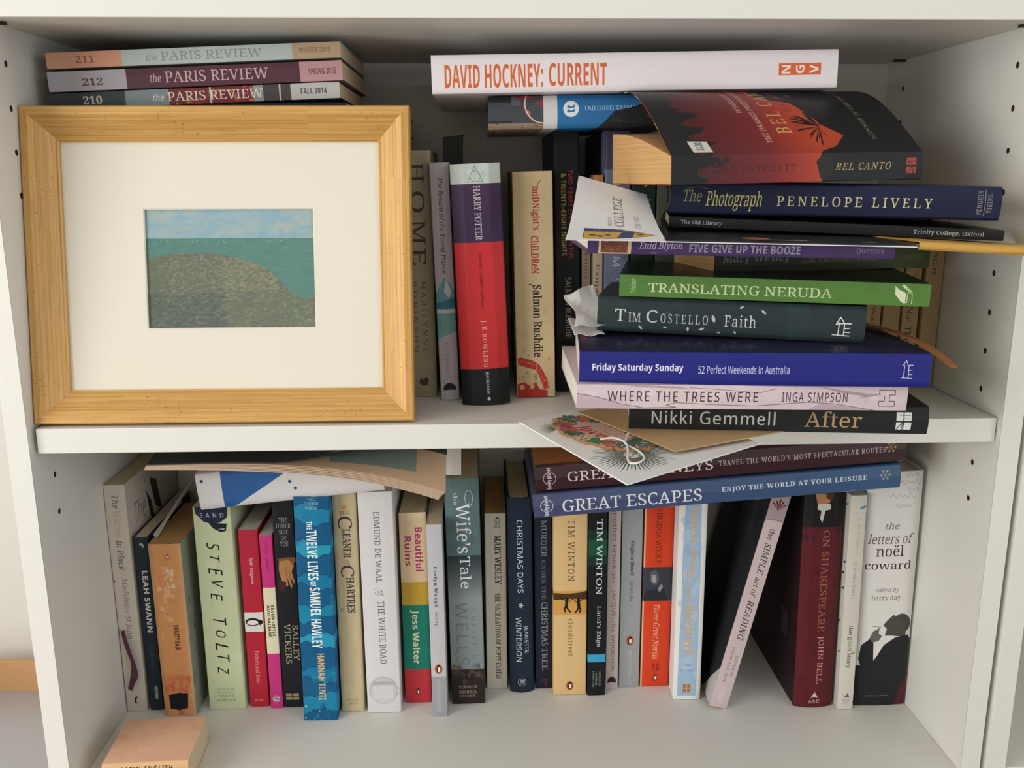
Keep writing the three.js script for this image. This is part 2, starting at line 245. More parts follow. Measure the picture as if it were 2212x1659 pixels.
function pageBlock(w, h, d, o) {
  const th = o.thick + 0.0002, ov = o.over, x0 = -w / 2 + th, x1 = w / 2 - th, z1 = -o.bulge * 0.6 - th - 0.0002, z0 = -d + ov, n = 6, pos = [], uv = [];
  const fan = o.fan || 0, top = (t) => x1 + fan * Math.sin(t * 1.5);      // pages that splay towards the fore-edge
  const q = (A, B, C, E) => { for (const p of [A, B, C, A, C, E]) { pos.push(...p); uv.push(p[0] / 0.016 + 0.5, (p[1] - p[2]) * 8); } };
  for (let i = 0; i < n; i++) {
    const t0 = i / n, t1 = (i + 1) / n, za = lerp(z1, z0, t0), zb = lerp(z1, z0, t1), a = top(t0), b = top(t1), y0 = ov, y1 = h - ov;
    q([x0, y1, za], [a, y1, za], [b, y1, zb], [x0, y1, zb]); q([a, y0, za], [x0, y0, za], [x0, y0, zb], [b, y0, zb]);
    q([a, y0, za], [b, y0, zb], [b, y1, zb], [a, y1, za]); q([x0, y0, zb], [x0, y0, za], [x0, y1, za], [x0, y1, zb]);
    if (!i) q([x0, y0, za], [a, y0, za], [a, y1, za], [x0, y1, za]);
    if (i === n - 1) q([b, y0, zb], [x0, y0, zb], [x0, y1, zb], [b, y1, zb]);
  }
  const g = new THREE.BufferGeometry(); g.setAttribute('position', new THREE.Float32BufferAttribute(pos, 3)); g.setAttribute('uv', new THREE.Float32BufferAttribute(uv, 2)); g.computeVertexNormals();
  return g;
}
const THINGS = {};
function book(id, label, o) {
  const [x, y, z, yaw, tilt, w, h] = POSE[id] ?? o.pose, hard = o.hard, lying = o.lie;
  const d = o.d ?? Math.min(0.129, 0.2655 + z);
  const s = { bulge: hard ? 0.003 : 0.0003, corner: hard ? 0.0022 : 0.0009, thick: hard ? 0.0024 : 0.0006, over: hard ? 0.003 : 0.0003, groove: hard ? 0.001 : 0, ...o.shape };
  const J = jacket(w, h, o.front ? d : 0, o.back ? d : 0, o.color);
  o.paint?.(J);
  if (o.grain !== 0) J.blot(60, 0, 1, -0.1, 1.1, ['#ffffff', '#000000'], 0.1, 0.5, o.grain ?? 0.1);
  const g = thing(o.name ?? (hard ? 'hardback_book' : 'paperback_book'), label, o.category ?? 'book', o.group);
  const m = new THREE.MeshPhysicalMaterial({ map: texture(J.c), roughness: o.rough ?? 0.45, specularIntensity: 0.45, clearcoat: o.gloss ?? 0, clearcoatRoughness: 0.15 });
  mesh('cover', coverGeometry(w, h, d, s, J), m, g);
  mesh('pages', pageBlock(w, h, d, s), PAPER[o.paper ?? 'cream'], g);
  const rest = y > -0.1 ? 0 : YB;
  g.position.set(x, lying ? y : rest + Math.abs(Math.sin(tilt)) * w / 2 + 0.0004, z); g.rotation.set(0, yaw, (lying ? Math.PI / 2 : 0) + tilt, 'YZX');
  return (THINGS[id] = g);
}

// ---- lower compartment, the standing row, from the left panel to the right one
const ROW = 'books standing in the lower row';
book('women', 'tall cream paperback with grey and pink slanted lettering against the left side panel', { group: ROW, color: '#cfc6ba', front: 1, d: 0.14, paint(J) {
  J.T('The', 0.042, 0.098, 0.32, 0.64, '#6d655e', 'si').T('Women', 0.108, 0.222, 0.32, 0.64, '#cf9c92', 'si').T('in Black', 0.232, 0.365, 0.32, 0.64, '#4c4845', 'si').O(0.38, 0.5, 0.3, 0.3, '#777').T('Madeleine St John', 0.395, 0.667, 0.3, 0.66, '#8a6f77', 'si');
  J.O(0.41, 0.93, 0.9, 0.7, '#71665c').O(0.945, 0.5, 2.9, 3.6, '#a89f94', 0.2).T('t', 0.928, 0.962, 0.38, 0.6, '#3b3633', 'Si', true);
  J.P([[0.1, -2.6], [0.16, -3.2], [0.3, -3.6], [0.22, -2.9]], '#33333a').P([[0.06, -3.2], [0.09, -4.1], [0.24, -4.6], [0.2, -3.7]], '#2c2c33').L([[0.02, -2.4], [0.1, -2.8], [0.05, -3.6], [0.12, -4.6]], '#55504d', 0.3).T('The', 0.1, 0.2, -2.4, -0.9, '#8d857c', 'ai', true);
} });
const leah = book('leah', 'slim dark navy paperback with bold white name, beside the tall cream paperback', { group: ROW, color: '#27343f', paint(J) {
  J.T('t', 0.03, 0.062, 0.3, 0.6, '#d7d7d3', 'Si').T('LEAH SWANN', 0.187, 0.54, 0.22, 0.64, '#e9ebea', 'A').T('BEARINGS', 0.61, 0.755, 0.3, 0.62, '#4a6170', 'a', false, 12).T('AFFIRM', 0.855, 0.935, 0.3, 0.55, '#c9ccca', 'A');
} });
mesh('curled_page', sheet((u, v) => [0.0062 + 0.002 + 0.016 * v * v * (0.4 + 0.6 * u), 0.1803 - 0.001 + 0.028 * v * u, -0.012 - 0.085 * u + 0.01 * v], 10, 8, 0.0004), sheetPaper, leah).userData.label = 'white page corner curling up';
book('vanity', 'fat worn orange paperback with taped spine and black stain at its foot', { group: ROW, color: '#dc9c66', d: 0.111, front: 1, paper: 'tan', grain: 0.2, paint(J) {
  J.R(0, 1, -9, 0, '#8b9184').blot(160, 0.25, 1, -4, -0.02, ['#5d6a62', '#748277', '#a3a898', '#3f4b47'], 1, 4, 0.5);
  for (let i = 0; i < 26; i++) { const u = rr(0.45, 1), v = -rr(0.2, 3.4), p = []; for (let t = 0; t < 12; t++) p.push([u + 0.03 * Math.cos(t * 0.6) * (1 - t / 16), v + 0.3 * Math.sin(t * 0.6) * (1 - t / 16)]); J.L(p, '#3d4844', 0.25); }
  J.blot(40, 0, 1, 0, 1, ['#e8b27a', '#d98f5c', '#e6a274'], 2, 7, 0.4).blot(90, 0.755, 0.86, 0.02, 0.98, ['#d2603f', '#d86f4a', '#c9583c'], 1.2, 3.4, 0.5).blot(30, 0.7, 0.98, 0, 1, ['#dd8358', '#d98a66'], 1.5, 4, 0.35);
  J.blot(26, 0.13, 0.3, 0.3, 0.62, ['#efd8c0', '#e9c9a8'], 1.2, 3, 0.8).blot(22, 0.24, 0.44, 0.42, 0.85, ['#ecc39c', '#f0d6ba'], 1.2, 3.4, 0.6).blot(20, 0.1, 0.45, 0.6, 0.95, ['#dd8d68', '#e08a60'], 1.5, 4, 0.5);
  J.R(0, 1, 0, 0.07, '#c9ad8b', 0.8).R(0, 1, 0.93, 1, '#c7a684', 0.8).O(0.07, 0.42, 2.5, 2.9, '#5b3a2a', 0.25).penguin(0.07, 0.42, 2.3).T('VANITY FAIR', 0.46, 0.61, 0.3, 0.46, '#3c2a22', 'A');
  J.P([[0.865, 0.2], [0.86, 0.5], [0.872, 0.82], [0.955, 0.8], [0.965, 0.5], [0.952, 0.24]], '#1d2028').T('3/6', 0.965, 0.995, 0.35, 0.6, '#6b3a30', 'a');
} });
book('toltz', 'thick pale green paperback with loose black hand lettering down its spine', { group: ROW, color: '#cfd8b0', paint(J) {
  J.R(0, 0.04, 0, 1, '#b9c77e', 0.6).blot(24, 0, 1, 0, 1, ['#dfe3cb', '#c0cd96', '#d9dfc4'], 3, 9, 0.35);
  J.P([[0, 0.08], [0.05, 0.1], [0.075, 0.3], [0.08, 0.5], [0.07, 0.72], [0.03, 0.93], [0, 0.95]], '#242c44').T('SAND', 0.028, 0.05, 0.18, 0.82, '#ccd0d8', 'a', true, 40).P([[0.08, 0.12], [0.115, 0.16], [0.12, 0.3], [0.1, 0.5], [0.075, 0.6]], '#1f2436').P([[0.1, 0.18], [0.11, 0.2], [0.105, 0.38]], '#9fb0c0');
  'STEVE TOLTZ'.split('').forEach((s, i) => { if (s !== ' ') J.T(s, 0.168 + i * 0.0615, 0.168 + i * 0.0615 + 0.038, 0.36 + 0.03 * Math.sin(i * 2), 0.68 + 0.03 * Math.cos(i * 3), '#1b1b19', 'ai'); });
  J.T('PENGUIN', 0.893, 0.906, 0.27, 0.73, '#8b9079', 's', true, 14).R(0.914, 0.916, 0.25, 0.75, '#8f947d').T('HAMISH', 0.925, 0.938, 0.3, 0.7, '#5c6150', 's', true, 14).T('HAMILTON', 0.947, 0.96, 0.25, 0.78, '#5c6150', 's', true, 14);
} });
book('turgenev', 'narrow crimson paperback with a white bird label half way down', { group: ROW, color: '#bf2b40', paper: 'white', paint(J) {
  J.T('Ivan Turgenev', 0.155, 0.3, 0.33, 0.55, '#f0dcd8', 'a').R(0.455, 0.565, 0, 1, '#ebe7e4').penguin(0.51, 0.5, 9.4, null, true).T('Fathers and Sons', 0.675, 0.86, 0.36, 0.58, '#eeb4b4', 's').T('N\u00ba14', 0.955, 0.968, 0.28, 0.72, '#e9b6b6', 'a', true);
} });
book('ethel', 'slim magenta paperback with a cream middle band', { group: ROW, color: '#d33c88', paper: 'white', paint(J) {
  J.band(0.295, 0.675, '#ece4c4').T('ETHEL TURNER', 0.04, 0.2, 0.4, 0.62, '#8f2f63', 'A').T('SEVEN LITTLE', 0.395, 0.575, 0.2, 0.44, '#25211f', 'A').T('AUSTRALIANS', 0.395, 0.58, 0.52, 0.76, '#25211f', 'A').O(0.945, 0.5, 4, 2.8, '#f0cfe0', 0.3).penguin(0.945, 0.5, 3.2, '#e9e5e2', true);
} });
book('otherside', 'black paperback with a painted hand and cream capitals on its spine', { group: ROW, color: '#222329', paint(J) {
  [['THE', 0.3, 0.7], ['OTHER', 0.16, 0.84], ['SIDE', 0.28, 0.72], ['OF', 0.36, 0.64], ['YOU', 0.3, 0.7]].forEach(([s, a, b], i) => J.T(s, 0.075 + 0.028 * i, 0.097 + 0.028 * i, a, b, '#b5b7b4', 's', true));
  J.P([[0.262, 0], [0.262, 0.5], [0.27, 0.9], [0.285, 0.75], [0.3, 0.3], [0.285, 0]], '#8c5a3a').P([[0.275, 0.35], [0.28, 0.8], [0.32, 0.84], [0.37, 0.74], [0.4, 0.5], [0.4, 0.42], [0.36, 0.44], [0.41, 0.28], [0.4, 0.22], [0.35, 0.32], [0.39, 0.14], [0.38, 0.1], [0.33, 0.22], [0.3, 0.1]], '#c08a55').L([[0.3, 0.5], [0.37, 0.46]], '#8a5a34', 0.4).L([[0.31, 0.35], [0.37, 0.28]], '#8a5a34', 0.4).P([[0.38, 0.5], [0.43, 0.6], [0.42, 0.85], [0.37, 0.9]], '#4a2c20');
  J.T('SALLEY', 0.59, 0.765, 0.06, 0.34, '#cdbf9a', 's').T('VICKERS', 0.582, 0.78, 0.44, 0.74, '#cdbf9a', 's'); for (const [a, b] of [[0.93, 0.2], [0.93, 0.55], [0.948, 0.2], [0.948, 0.55]]) J.R(a, a + 0.015, b, b + 0.3, '#a99c78');
} });
book('twelve', 'thick blue paperback washed with teal watercolour and bold white title', { group: ROW, color: '#155a86', d: 0.15, front: 1, paint(J) {
  for (let i = 0; i < 7; i++) { const u = 0.04 + i * 0.142 + rr(-0.02, 0.02), p = [], q = [], a = rr(0, 6), h = rr(0.05, 0.085); for (let t = 0; t <= 26; t++) { const v = 1 - t / 26 * 1.6; p.push([u + 0.012 * Math.sin(a + t * 0.32) + 0.004 * Math.sin(t * 1.3), v]); q.unshift([u + h + 0.016 * Math.sin(a + 2 + t * 0.27) + 0.005 * Math.sin(t * 1.1 + a), v]); } J.P(p.concat(q), ['#1f86ab', '#2b9dbd', '#1b7aa4'][i % 3], 0.9).L(p, '#0e3a63', 0.5).L(q, '#0e3a63', 0.5); }
  J.blot(60, 0, 1, -1, 1, ['#0f3d68', '#2ba0be', '#124a78'], 1, 5, 0.35).blot(14, 0.93, 1, 0, 1, ['#cfe0dc', '#2ba0be'], 0.6, 1.8, 0.7);
  J.T('TINDER', 0.022, 0.036, 0.3, 0.72, '#9fc4d4', 's', true).T('PRESS', 0.04, 0.054, 0.34, 0.68, '#9fc4d4', 's', true).L([[0.004, 0.4], [0.012, 0.55], [0.004, 0.62], [0.016, 0.5], [0.014, 0.35]], '#9fc4d4', 0.35);
  J.T('THE', 0.105, 0.14, 0.5, 0.66, '#eef1ef', 'A').T('TWELVE LIVES', 0.143, 0.36, 0.38, 0.68, '#f2f4f1', 'A').T('OF', 0.365, 0.388, 0.46, 0.62, '#eef1ef', 'A').T('SAMUEL HAWLEY', 0.392, 0.665, 0.36, 0.66, '#f2f4f1', 'A').T('HANNAH TINTI', 0.69, 0.905, 0.33, 0.52, '#e3b27c', 'A');
} });
book('cleaner', 'cream paperback with ornate dark capitals and a faint foot inscription', { group: ROW, color: '#c9b893', paint(J) {
  J.blot(70, 0, 1, 0, 1, ['#d8cbb0', '#b9a67d', '#cfc0a2'], 1.5, 5, 0.35).P([[0.045, 0.5], [0.06, 0.38], [0.075, 0.5], [0.06, 0.62]], '#c99a4f').T('THE', 0.079, 0.093, 0.3, 0.7, '#4f3d40', 's', true);
  J.T('C', 0.1, 0.155, 0.2, 0.8, '#4a3a4c', 's').T('LEANER', 0.155, 0.285, 0.3, 0.62, '#3d3244', 'S').T('of', 0.292, 0.318, 0.36, 0.56, '#3d3244', 's').T('C', 0.318, 0.37, 0.2, 0.76, '#4a3a4c', 's').T('HARTRES', 0.372, 0.535, 0.22, 0.55, '#3d3244', 'S').O(0.52, 0.78, 1.6, 1.3, '#4a3a4c', 0.4);
  J.T('SALLEY VICKERS', 0.6, 0.89, 0.36, 0.6, '#bfad88', 's').T('PENGUIN', 0.938, 0.948, 0.26, 0.74, '#6a5c45', 's', true, 10).T('VIKING', 0.956, 0.966, 0.3, 0.7, '#6a5c45', 's', true, 10);
} });
book('whiteroad', 'thick white paperback with thin grey capitals and a ghostly cup at its foot', { group: ROW, color: '#d6d3d4', paper: 'white', grain: 0.05, paint(J) {
  J.T('EDMUND DE WAAL', 0.085, 0.4, 0.4, 0.57, '#55525a', 's').blot(26, 0.425, 0.46, 0.38, 0.62, ['#4b4850', '#8b8890'], 0.4, 1, 0.9).T('THE WHITE ROAD', 0.48, 0.77, 0.37, 0.56, '#4f4c55', 's');
  J.O(0.895, 0.5, 15, 14, '#bdbabc').O(0.9, 0.5, 13.5, 12, '#cac7c9').O(0.865, 0.5, 3.2, 11, '#aeabae').R(0.87, 0.935, 0.2, 0.8, '#d3d0d1', 0.8).O(0.9, 0.1, 4, 3, '#aaa7aa', 0.6);
} });
book('ruins', 'paperback striped cream, mustard, teal and red down its spine', { group: ROW, color: '#e0c8a2', paint(J) {
  J.band(0.355, 0.475, '#c5a23c').band(0.475, 0.82, '#20806c').band(0.82, 1, '#c63a45').T('Beautiful', 0.075, 0.3, 0.14, 0.44, '#b0356a', 'A').T('Ruins', 0.12, 0.27, 0.56, 0.82, '#b0356a', 'A').T('Jess Walter', 0.5, 0.79, 0.38, 0.7, '#e6e3c4', 'A').penguin(0.94, 0.5, 3.4, '#a82e2a');
} });
book('scoop', 'slim pale grey paperback with an orange oval low on its spine', { group: ROW, color: '#bdbcc0', paint(J) {
  J.R(0.785, 1, 0, 1, '#9a9b9f').blot(16, 0.6, 0.8, 0.1, 0.9, ['#c9c8cb', '#b2b1b5'], 1, 3, 0.4).T('Evelyn Waugh', 0.21, 0.42, 0.4, 0.68, '#2d2c30', 'S', false, 8).T('Scoop', 0.445, 0.52, 0.4, 0.68, '#3b3a3e', 's', false, 14).penguin(0.745, 0.5, 4.6, '#c05a34').T('PENGUIN CLASSICS', 0.8, 0.975, 0.42, 0.64, '#c4c5c8', 's', false, 16);
} });
book('wife', 'tall teal grey paperback with large white curling title', { group: ROW, color: '#5d7376', d: 0.14, paint(J) {
  J.blend(0.33, 0.52, '#2f3c40', '#8b9799').blend(0.52, 0.84, '#8b9799', '#7f8c8e').R(0.84, 1, 0, 1, '#2d2321').blot(60, 0, 0.32, 0, 1, ['#6b8184', '#4f6468', '#637a7d'], 2, 7, 0.4).blot(50, 0.82, 0.9, 0, 1, ['#5a4a38', '#2d2321', '#6f6350'], 1, 4, 0.6);
  J.T('the', 0.06, 0.112, 0.62, 0.74, '#d8dedd', 's').O(0.085, 0.3, 8, 3.6, '#dfe4e3', 0.45).T('Wife\u2019s', 0.105, 0.32, 0.26, 0.68, '#e9edec', 's').T('Tale', 0.335, 0.475, 0.3, 0.62, '#e9edec', 's').T('CHRISTINE', 0.565, 0.825, 0.2, 0.34, '#6e7679', 'a', false, 45).T('WELLS', 0.535, 0.825, 0.44, 0.82, '#74797b', 'a', false, 10);
  J.T('PENGUIN', 0.915, 0.928, 0.24, 0.78, '#c3b8a8', 's', true, 12).T('MICHAEL', 0.938, 0.951, 0.24, 0.78, '#c3b8a8', 's', true, 12).T('JOSEPH', 0.958, 0.971, 0.3, 0.76, '#c3b8a8', 's', true, 12);
} });
book('poppy', 'creased off-white paperback with black antique capitals and small emblem', { group: ROW, color: '#cdc6b8', d: 0.112, front: 1, back: 1, paper: 'tan', paint(J) {
  J.R(0, 1, 1.05, 9, '#6f5a48').R(0.025, 0.065, 0.28, 0.52, '#37332f', 0.25).penguin(0.035, 0.4, 3.4).T('BLACK SWAN', 0.066, 0.078, 0.28, 0.54, '#4b4742', 'A', true).T('MARY WESLEY', 0.12, 0.395, 0.24, 0.54, '#26221f', 'S').T('THE VACILLATIONS OF POPPY CAREW', 0.445, 0.945, 0.3, 0.55, '#3a3530', 'S').L([[0, 0.24], [0.3, 0.27], [0.7, 0.22], [1, 0.25]], '#a39a8c', 0.25).L([[0.1, 0.72], [0.5, 0.68], [1, 0.73]], '#b1a899', 0.2);
} });
book('xmas', 'small navy clothbound hardback with thin pale capitals and a star', { group: ROW, hard: 1, color: '#1b2737', rough: 0.7, d: 0.124, paint(J) {
  J.T('CHRISTMAS DAYS', 0.105, 0.475, 0.38, 0.62, '#cdd2d6', 'a').T('*', 0.525, 0.552, 0.4, 0.6, '#cdd2d6', 'a').T('JEANETTE', 0.645, 0.79, 0.22, 0.4, '#c6ccd0', 'a').T('WINTERSON', 0.6, 0.835, 0.5, 0.72, '#cdd2d6', 'a').O(0.945, 0.5, 4, 4, '#b9c0c6', 0.4).T('JW', 0.93, 0.96, 0.38, 0.62, '#b9c0c6', 'A', true);
} });
book('murder', 'slim dark blue black paperback with grey capitals and a tiny red emblem', { group: ROW, color: '#1e2230', d: 0.118, paint(J) {
  J.T('MURDER', 0.157, 0.335, 0.3, 0.6, '#8f949e', 's').T('UNDER THE', 0.35, 0.545, 0.36, 0.58, '#7d838e', 's').T('CHRISTMAS', 0.56, 0.78, 0.26, 0.62, '#a0a4ac', 's').T('TREE', 0.79, 0.905, 0.3, 0.62, '#9a9ea6', 's').L([[0.99, 0.4], [0.955, 0.4], [0.955, 0.6], [0.965, 0.62]], '#9c2f2b', 0.6);
} });
book('cloud', 'thick sandy paperback with a sunset picture of leaping figures', { group: ROW, color: '#d8b681', d: 0.128, paint(J) {
  J.blot(30, 0, 1, 0, 1, ['#e0c190', '#d0ab74'], 2, 6, 0.3).T('TIM WINTON', 0.055, 0.38, 0.38, 0.58, '#50402f', 's', false, 12).R(0.43, 0.56, 0, 1, '#cf9c4f').P([[0.43, 0], [0.44, 0.2], [0.445, 0.6], [0.44, 1], [0.478, 1], [0.472, 0.5], [0.478, 0]], '#4a3220');
  const fig = (u, v, m) => { const q = (du, dv) => [u + du, v + m * dv], K = '#241812', Z = (pts, mm) => J.L(pts.map(([a, b]) => q(a, b)), K, mm); J.O(...q(0.004, 0), 1.1, 1, K); Z([[0.008, 0], [0.03, 0.01], [0.046, 0.02]], 3); Z([[0.016, 0], [0.01, 0.12], [-0.006, 0.2]], 0.8); Z([[0.016, 0], [0.02, -0.1], [0.006, -0.16]], 0.8); Z([[0.046, 0.02], [0.06, 0.08], [0.075, 0.05]], 1.6); Z([[0.046, 0.02], [0.066, -0.04], [0.076, -0.1]], 1.6); };
  fig(0.466, 0.6, 1); fig(0.47, 0.26, -0.85);
  J.T('cloudstreet', 0.58, 0.785, 0.4, 0.56, '#5d4a34', 's', false, 14).penguin(0.95, 0.5, 4.4, '#a34a2b');
} });
book('lands', 'slim black paperback with green glow and one bright blue band', { group: ROW, color: '#15191b', d: 0.128, paint(J) {
  J.R(0.12, 0.3, 0, 1, '#134a38', 0.55).R(0.17, 0.25, 0, 1, '#1c6a4f', 0.55).T('TIM WINTON', 0.065, 0.455, 0.24, 0.56, '#dfe5e1', 's').T('Land\u2019s Edge', 0.515, 0.735, 0.26, 0.56, '#d5dbd8', 's').band(0.775, 0.818, '#3c9cc9').T('PENGUIN', 0.87, 0.95, 0.26, 0.36, '#b5b8b7', 's').T('HAMISH', 0.875, 0.945, 0.46, 0.56, '#b5b8b7', 's').T('HAMILTON', 0.867, 0.955, 0.62, 0.72, '#b5b8b7', 's');
} });
book('brook', 'very slim pale mauve paperback with rosy thin lettering', { group: ROW, color: '#c6b8b5', d: 0.119, paint(J) {
  J.T('Another Brooklyn', 0.012, 0.41, 0.28, 0.72, '#905c59', 'a').T('JACQUELINE WOODSON', 0.455, 0.905, 0.3, 0.66, '#8d6a4f', 'a').P([[0.972, 0.14], [0.95, 0.18], [0.935, 0.4], [0.935, 0.6], [0.95, 0.82], [0.972, 0.86], [0.966, 0.5]], '#2b2727');
} });
book('orlando', 'plain silver grey paperback with an orange oval between two red neighbours', { group: ROW, color: '#9a9b9e', d: 0.118, paint(J) {
  J.T('Virginia Woolf', 0.185, 0.375, 0.37, 0.62, '#2c2b2e', 'A').T('Orlando', 0.4, 0.515, 0.38, 0.58, '#403f42', 'a', false, 10).penguin(0.735, 0.5, 4.8, '#b4542f').T('PENGUIN CLASSICS', 0.79, 0.98, 0.4, 0.56, '#b9babc', 's', false, 18).blot(20, 0, 1, 0, 1, ['#a8a9ac', '#8b8c90'], 1, 4, 0.3);
} });
book('woolf', 'vermilion paperback with a grey portrait panel on its spine', { group: ROW, color: '#d94527', d: 0.118, paint(J) {
  J.R(0, 1, 0.95, 1, '#d8b690').T('VIRGINIA WOOLF', 0.012, 0.31, 0.4, 0.6, '#6d2a1c', 's').R(0.33, 0.515, 0, 1, '#3b4049').P([[0.36, 0.5], [0.345, 0.62], [0.36, 0.76], [0.4, 0.78], [0.42, 0.7], [0.43, 0.55], [0.4, 0.44]], '#5d5f66').P([[0.375, 0.56], [0.37, 0.7], [0.4, 0.72], [0.42, 0.62], [0.41, 0.54]], '#9fa0a4').P([[0.44, 0.3], [0.46, 0.9], [0.515, 1], [0.515, 0.1]], '#2a2e36').P([[0.42, 0.36], [0.45, 0.5], [0.47, 0.42], [0.44, 0.3]], '#8f9095');
  J.T('Three Great Novels', 0.535, 0.845, 0.38, 0.6, '#efc2a8', 'si').T('PENGUIN', 0.87, 0.91, 0.36, 0.46, '#3c1a14', 'A').T('CLASSICS', 0.868, 0.912, 0.5, 0.6, '#3c1a14', 'A').O(0.95, 0.48, 4, 3.2, '#3c1a14', 0.35).penguin(0.95, 0.48, 3.6);
} });
book('oldest', 'cloudy sky blue paperback with worn white edges and orange script', { group: ROW, color: '#e3e1dd', d: 0.135, front: 1, rough: 0.3, paint(J) {
  J.R(0, 1, -9, 0, '#22232a').P([[0, 0.22], [0.1, 0.2], [0.3, 0.16], [0.5, 0.17], [0.7, 0.14], [0.98, 0.16], [0.98, 0.85], [0.7, 0.84], [0.5, 0.8], [0.3, 0.83], [0, 0.78]], '#9fb9d2').blot(60, 0, 0.97, 0.2, 0.8, ['#c5d0d8', '#8aabcb', '#b3c4d2', '#93b1cd'], 2, 7, 0.45);
  J.T('Oldest Song', 0.005, 0.385, 0.3, 0.66, '#dba36a', 'si').T('in the', 0.4, 0.5, 0.44, 0.64, '#dba36a', 'si').T('World', 0.51, 0.765, 0.3, 0.68, '#dba36a', 'si').T('SUE', 0.815, 0.83, 0.38, 0.6, '#5b7391', 's', true).T('WOOLFE', 0.838, 0.853, 0.22, 0.76, '#5b7391', 's', true); for (const [a, b] of [[0.92, 0.36], [0.92, 0.52], [0.943, 0.36], [0.943, 0.52]]) J.R(a, a + 0.02, b, b + 0.13, '#b8743c');
} });
book('simple', 'tall pinkish grey paperback leaning over to the right in the gap', { group: ROW, color: '#c3b1b2', d: 0.148, back: 1, paint(J) {
  J.R(0, 1, 1, 20, '#2c2d31').blot(50, 0, 1, 1.2, 9, ['#3a3b40', '#212226', '#47484d'], 3, 10, 0.5).P([[0.82, 1], [1, 1], [1, 3], [0.9, 2]], '#c9c2c0').R(0, 0.13, 0, 1, '#a08e90').L([[0.13, 0], [0.125, 0.5], [0.135, 1]], '#5d4a4a', 0.35);
  for (let i = -2; i <= 2; i++) J.P([[0.085, 0.5], [0.035 + Math.abs(i) * 0.01, 0.5 + i * 0.17 - 0.06], [0.035 + Math.abs(i) * 0.01, 0.5 + i * 0.17 + 0.06]], '#5e1f22');
  J.T('the', 0.165, 0.215, 0.3, 0.6, '#33292a', 's').T('SIMPLE', 0.23, 0.37, 0.26, 0.62, '#2b2223', 'si').T('act of', 0.385, 0.475, 0.3, 0.6, '#33292a', 'si').T('READING', 0.49, 0.675, 0.26, 0.62, '#2b2223', 'si').T('EDITED BY', 0.75, 0.85, 0.22, 0.38, '#7b6769', 'a').T('DEBRA ADELAIDE', 0.71, 0.88, 0.52, 0.68, '#7b6769', 'a', false, 8).T('VINTAGE', 0.91, 0.975, 0.4, 0.62, '#d8cbcb', 's');
} });
book('shakes', 'thick dark red hardback with dull gold capitals and portrait at its head', { group: ROW, hard: 1, color: '#591b24', d: 0.155, back: 1, front: 1, paint(J) {
  J.R(0, 1, 1, 9, '#26161b').R(0, 1, -9, 0, '#3c141b').blot(40, 0.1, 1, 0, 1, ['#6b2029', '#47151d', '#5f1c26'], 3, 9, 0.35).R(0, 0.15, -9, 9, '#171619').blot(24, 0.13, 0.2, 0, 1, ['#171619', '#3a141b'], 2, 4, 0.5);
  J.P([[0, 0.36], [0.04, 0.4], [0.05, 0.55], [0.045, 0.7], [0, 0.76]], '#b07a58').P([[0, 0.3], [0.03, 0.34], [0.02, 0.5], [0, 0.5]], '#5a2a1c').P([[0.045, 0.38], [0.07, 0.36], [0.075, 0.5], [0.13, 0.56], [0.11, 0.62], [0.075, 0.6], [0.07, 0.7], [0.045, 0.68]], '#c9c3bc').R(0.6, 0.75, 1.6, 2.4, '#1a1014').R(0.61, 0.74, 1.7, 2.3, '#3a3036');
  J.T('ON', 0.165, 0.24, 0.34, 0.52, '#9a6f52', 's').T('SHAKESPEARE', 0.26, 0.635, 0.34, 0.52, '#94684d', 's').T('JOHN BELL', 0.655, 0.885, 0.34, 0.52, '#c79a90', 's').P([[0.925, 0.5], [0.955, 0.4], [0.95, 0.52], [0.955, 0.6]], '#cdb9b4').T('A&U', 0.962, 0.98, 0.36, 0.66, '#cdb9b4', 's', true);
} });
book('good', 'slim off-white paperback with pale names and flecks of blue ink', { group: ROW, color: '#d3d0c6', d: 0.145, back: 1, paint(J) {
  J.T('J. M. Coetzee', 0.1, 0.265, 0.32, 0.56, '#cf9d90', 's').T('Arabella Kurtz', 0.295, 0.47, 0.34, 0.56, '#8f979c', 's').T('the good story', 0.595, 0.8, 0.32, 0.66, '#27262a', 's').P([[0.92, 0.4], [0.94, 0.28], [0.945, 0.5], [0.93, 0.7], [0.935, 0.52]], '#6d6258').T('Harvill', 0.948, 0.959, 0.26, 0.72, '#7d7168', 's', true).T('Secker', 0.962, 0.973, 0.28, 0.72, '#7d7168', 's', true).O(0.965, 0.02, 0.7, 0.7, '#b33a34');
  for (const [u, v, c] of [[0.04, 1.2, '#2f7ea8'], [0.045, 0.02, '#2f7ea8'], [0.3, 1.1, '#26394c'], [0.35, 1.2, '#26394c'], [0.42, 1.1, '#26394c'], [0.58, 1.3, '#3a3f6a'], [0.72, 1.05, '#9a8f34'], [0.72, 0.06, '#a09a4a']]) J.P([[u, v], [u + 0.006, v + 0.3], [u + 0.016, v + 0.4], [u + 0.012, v + 0.1]], c);
} });
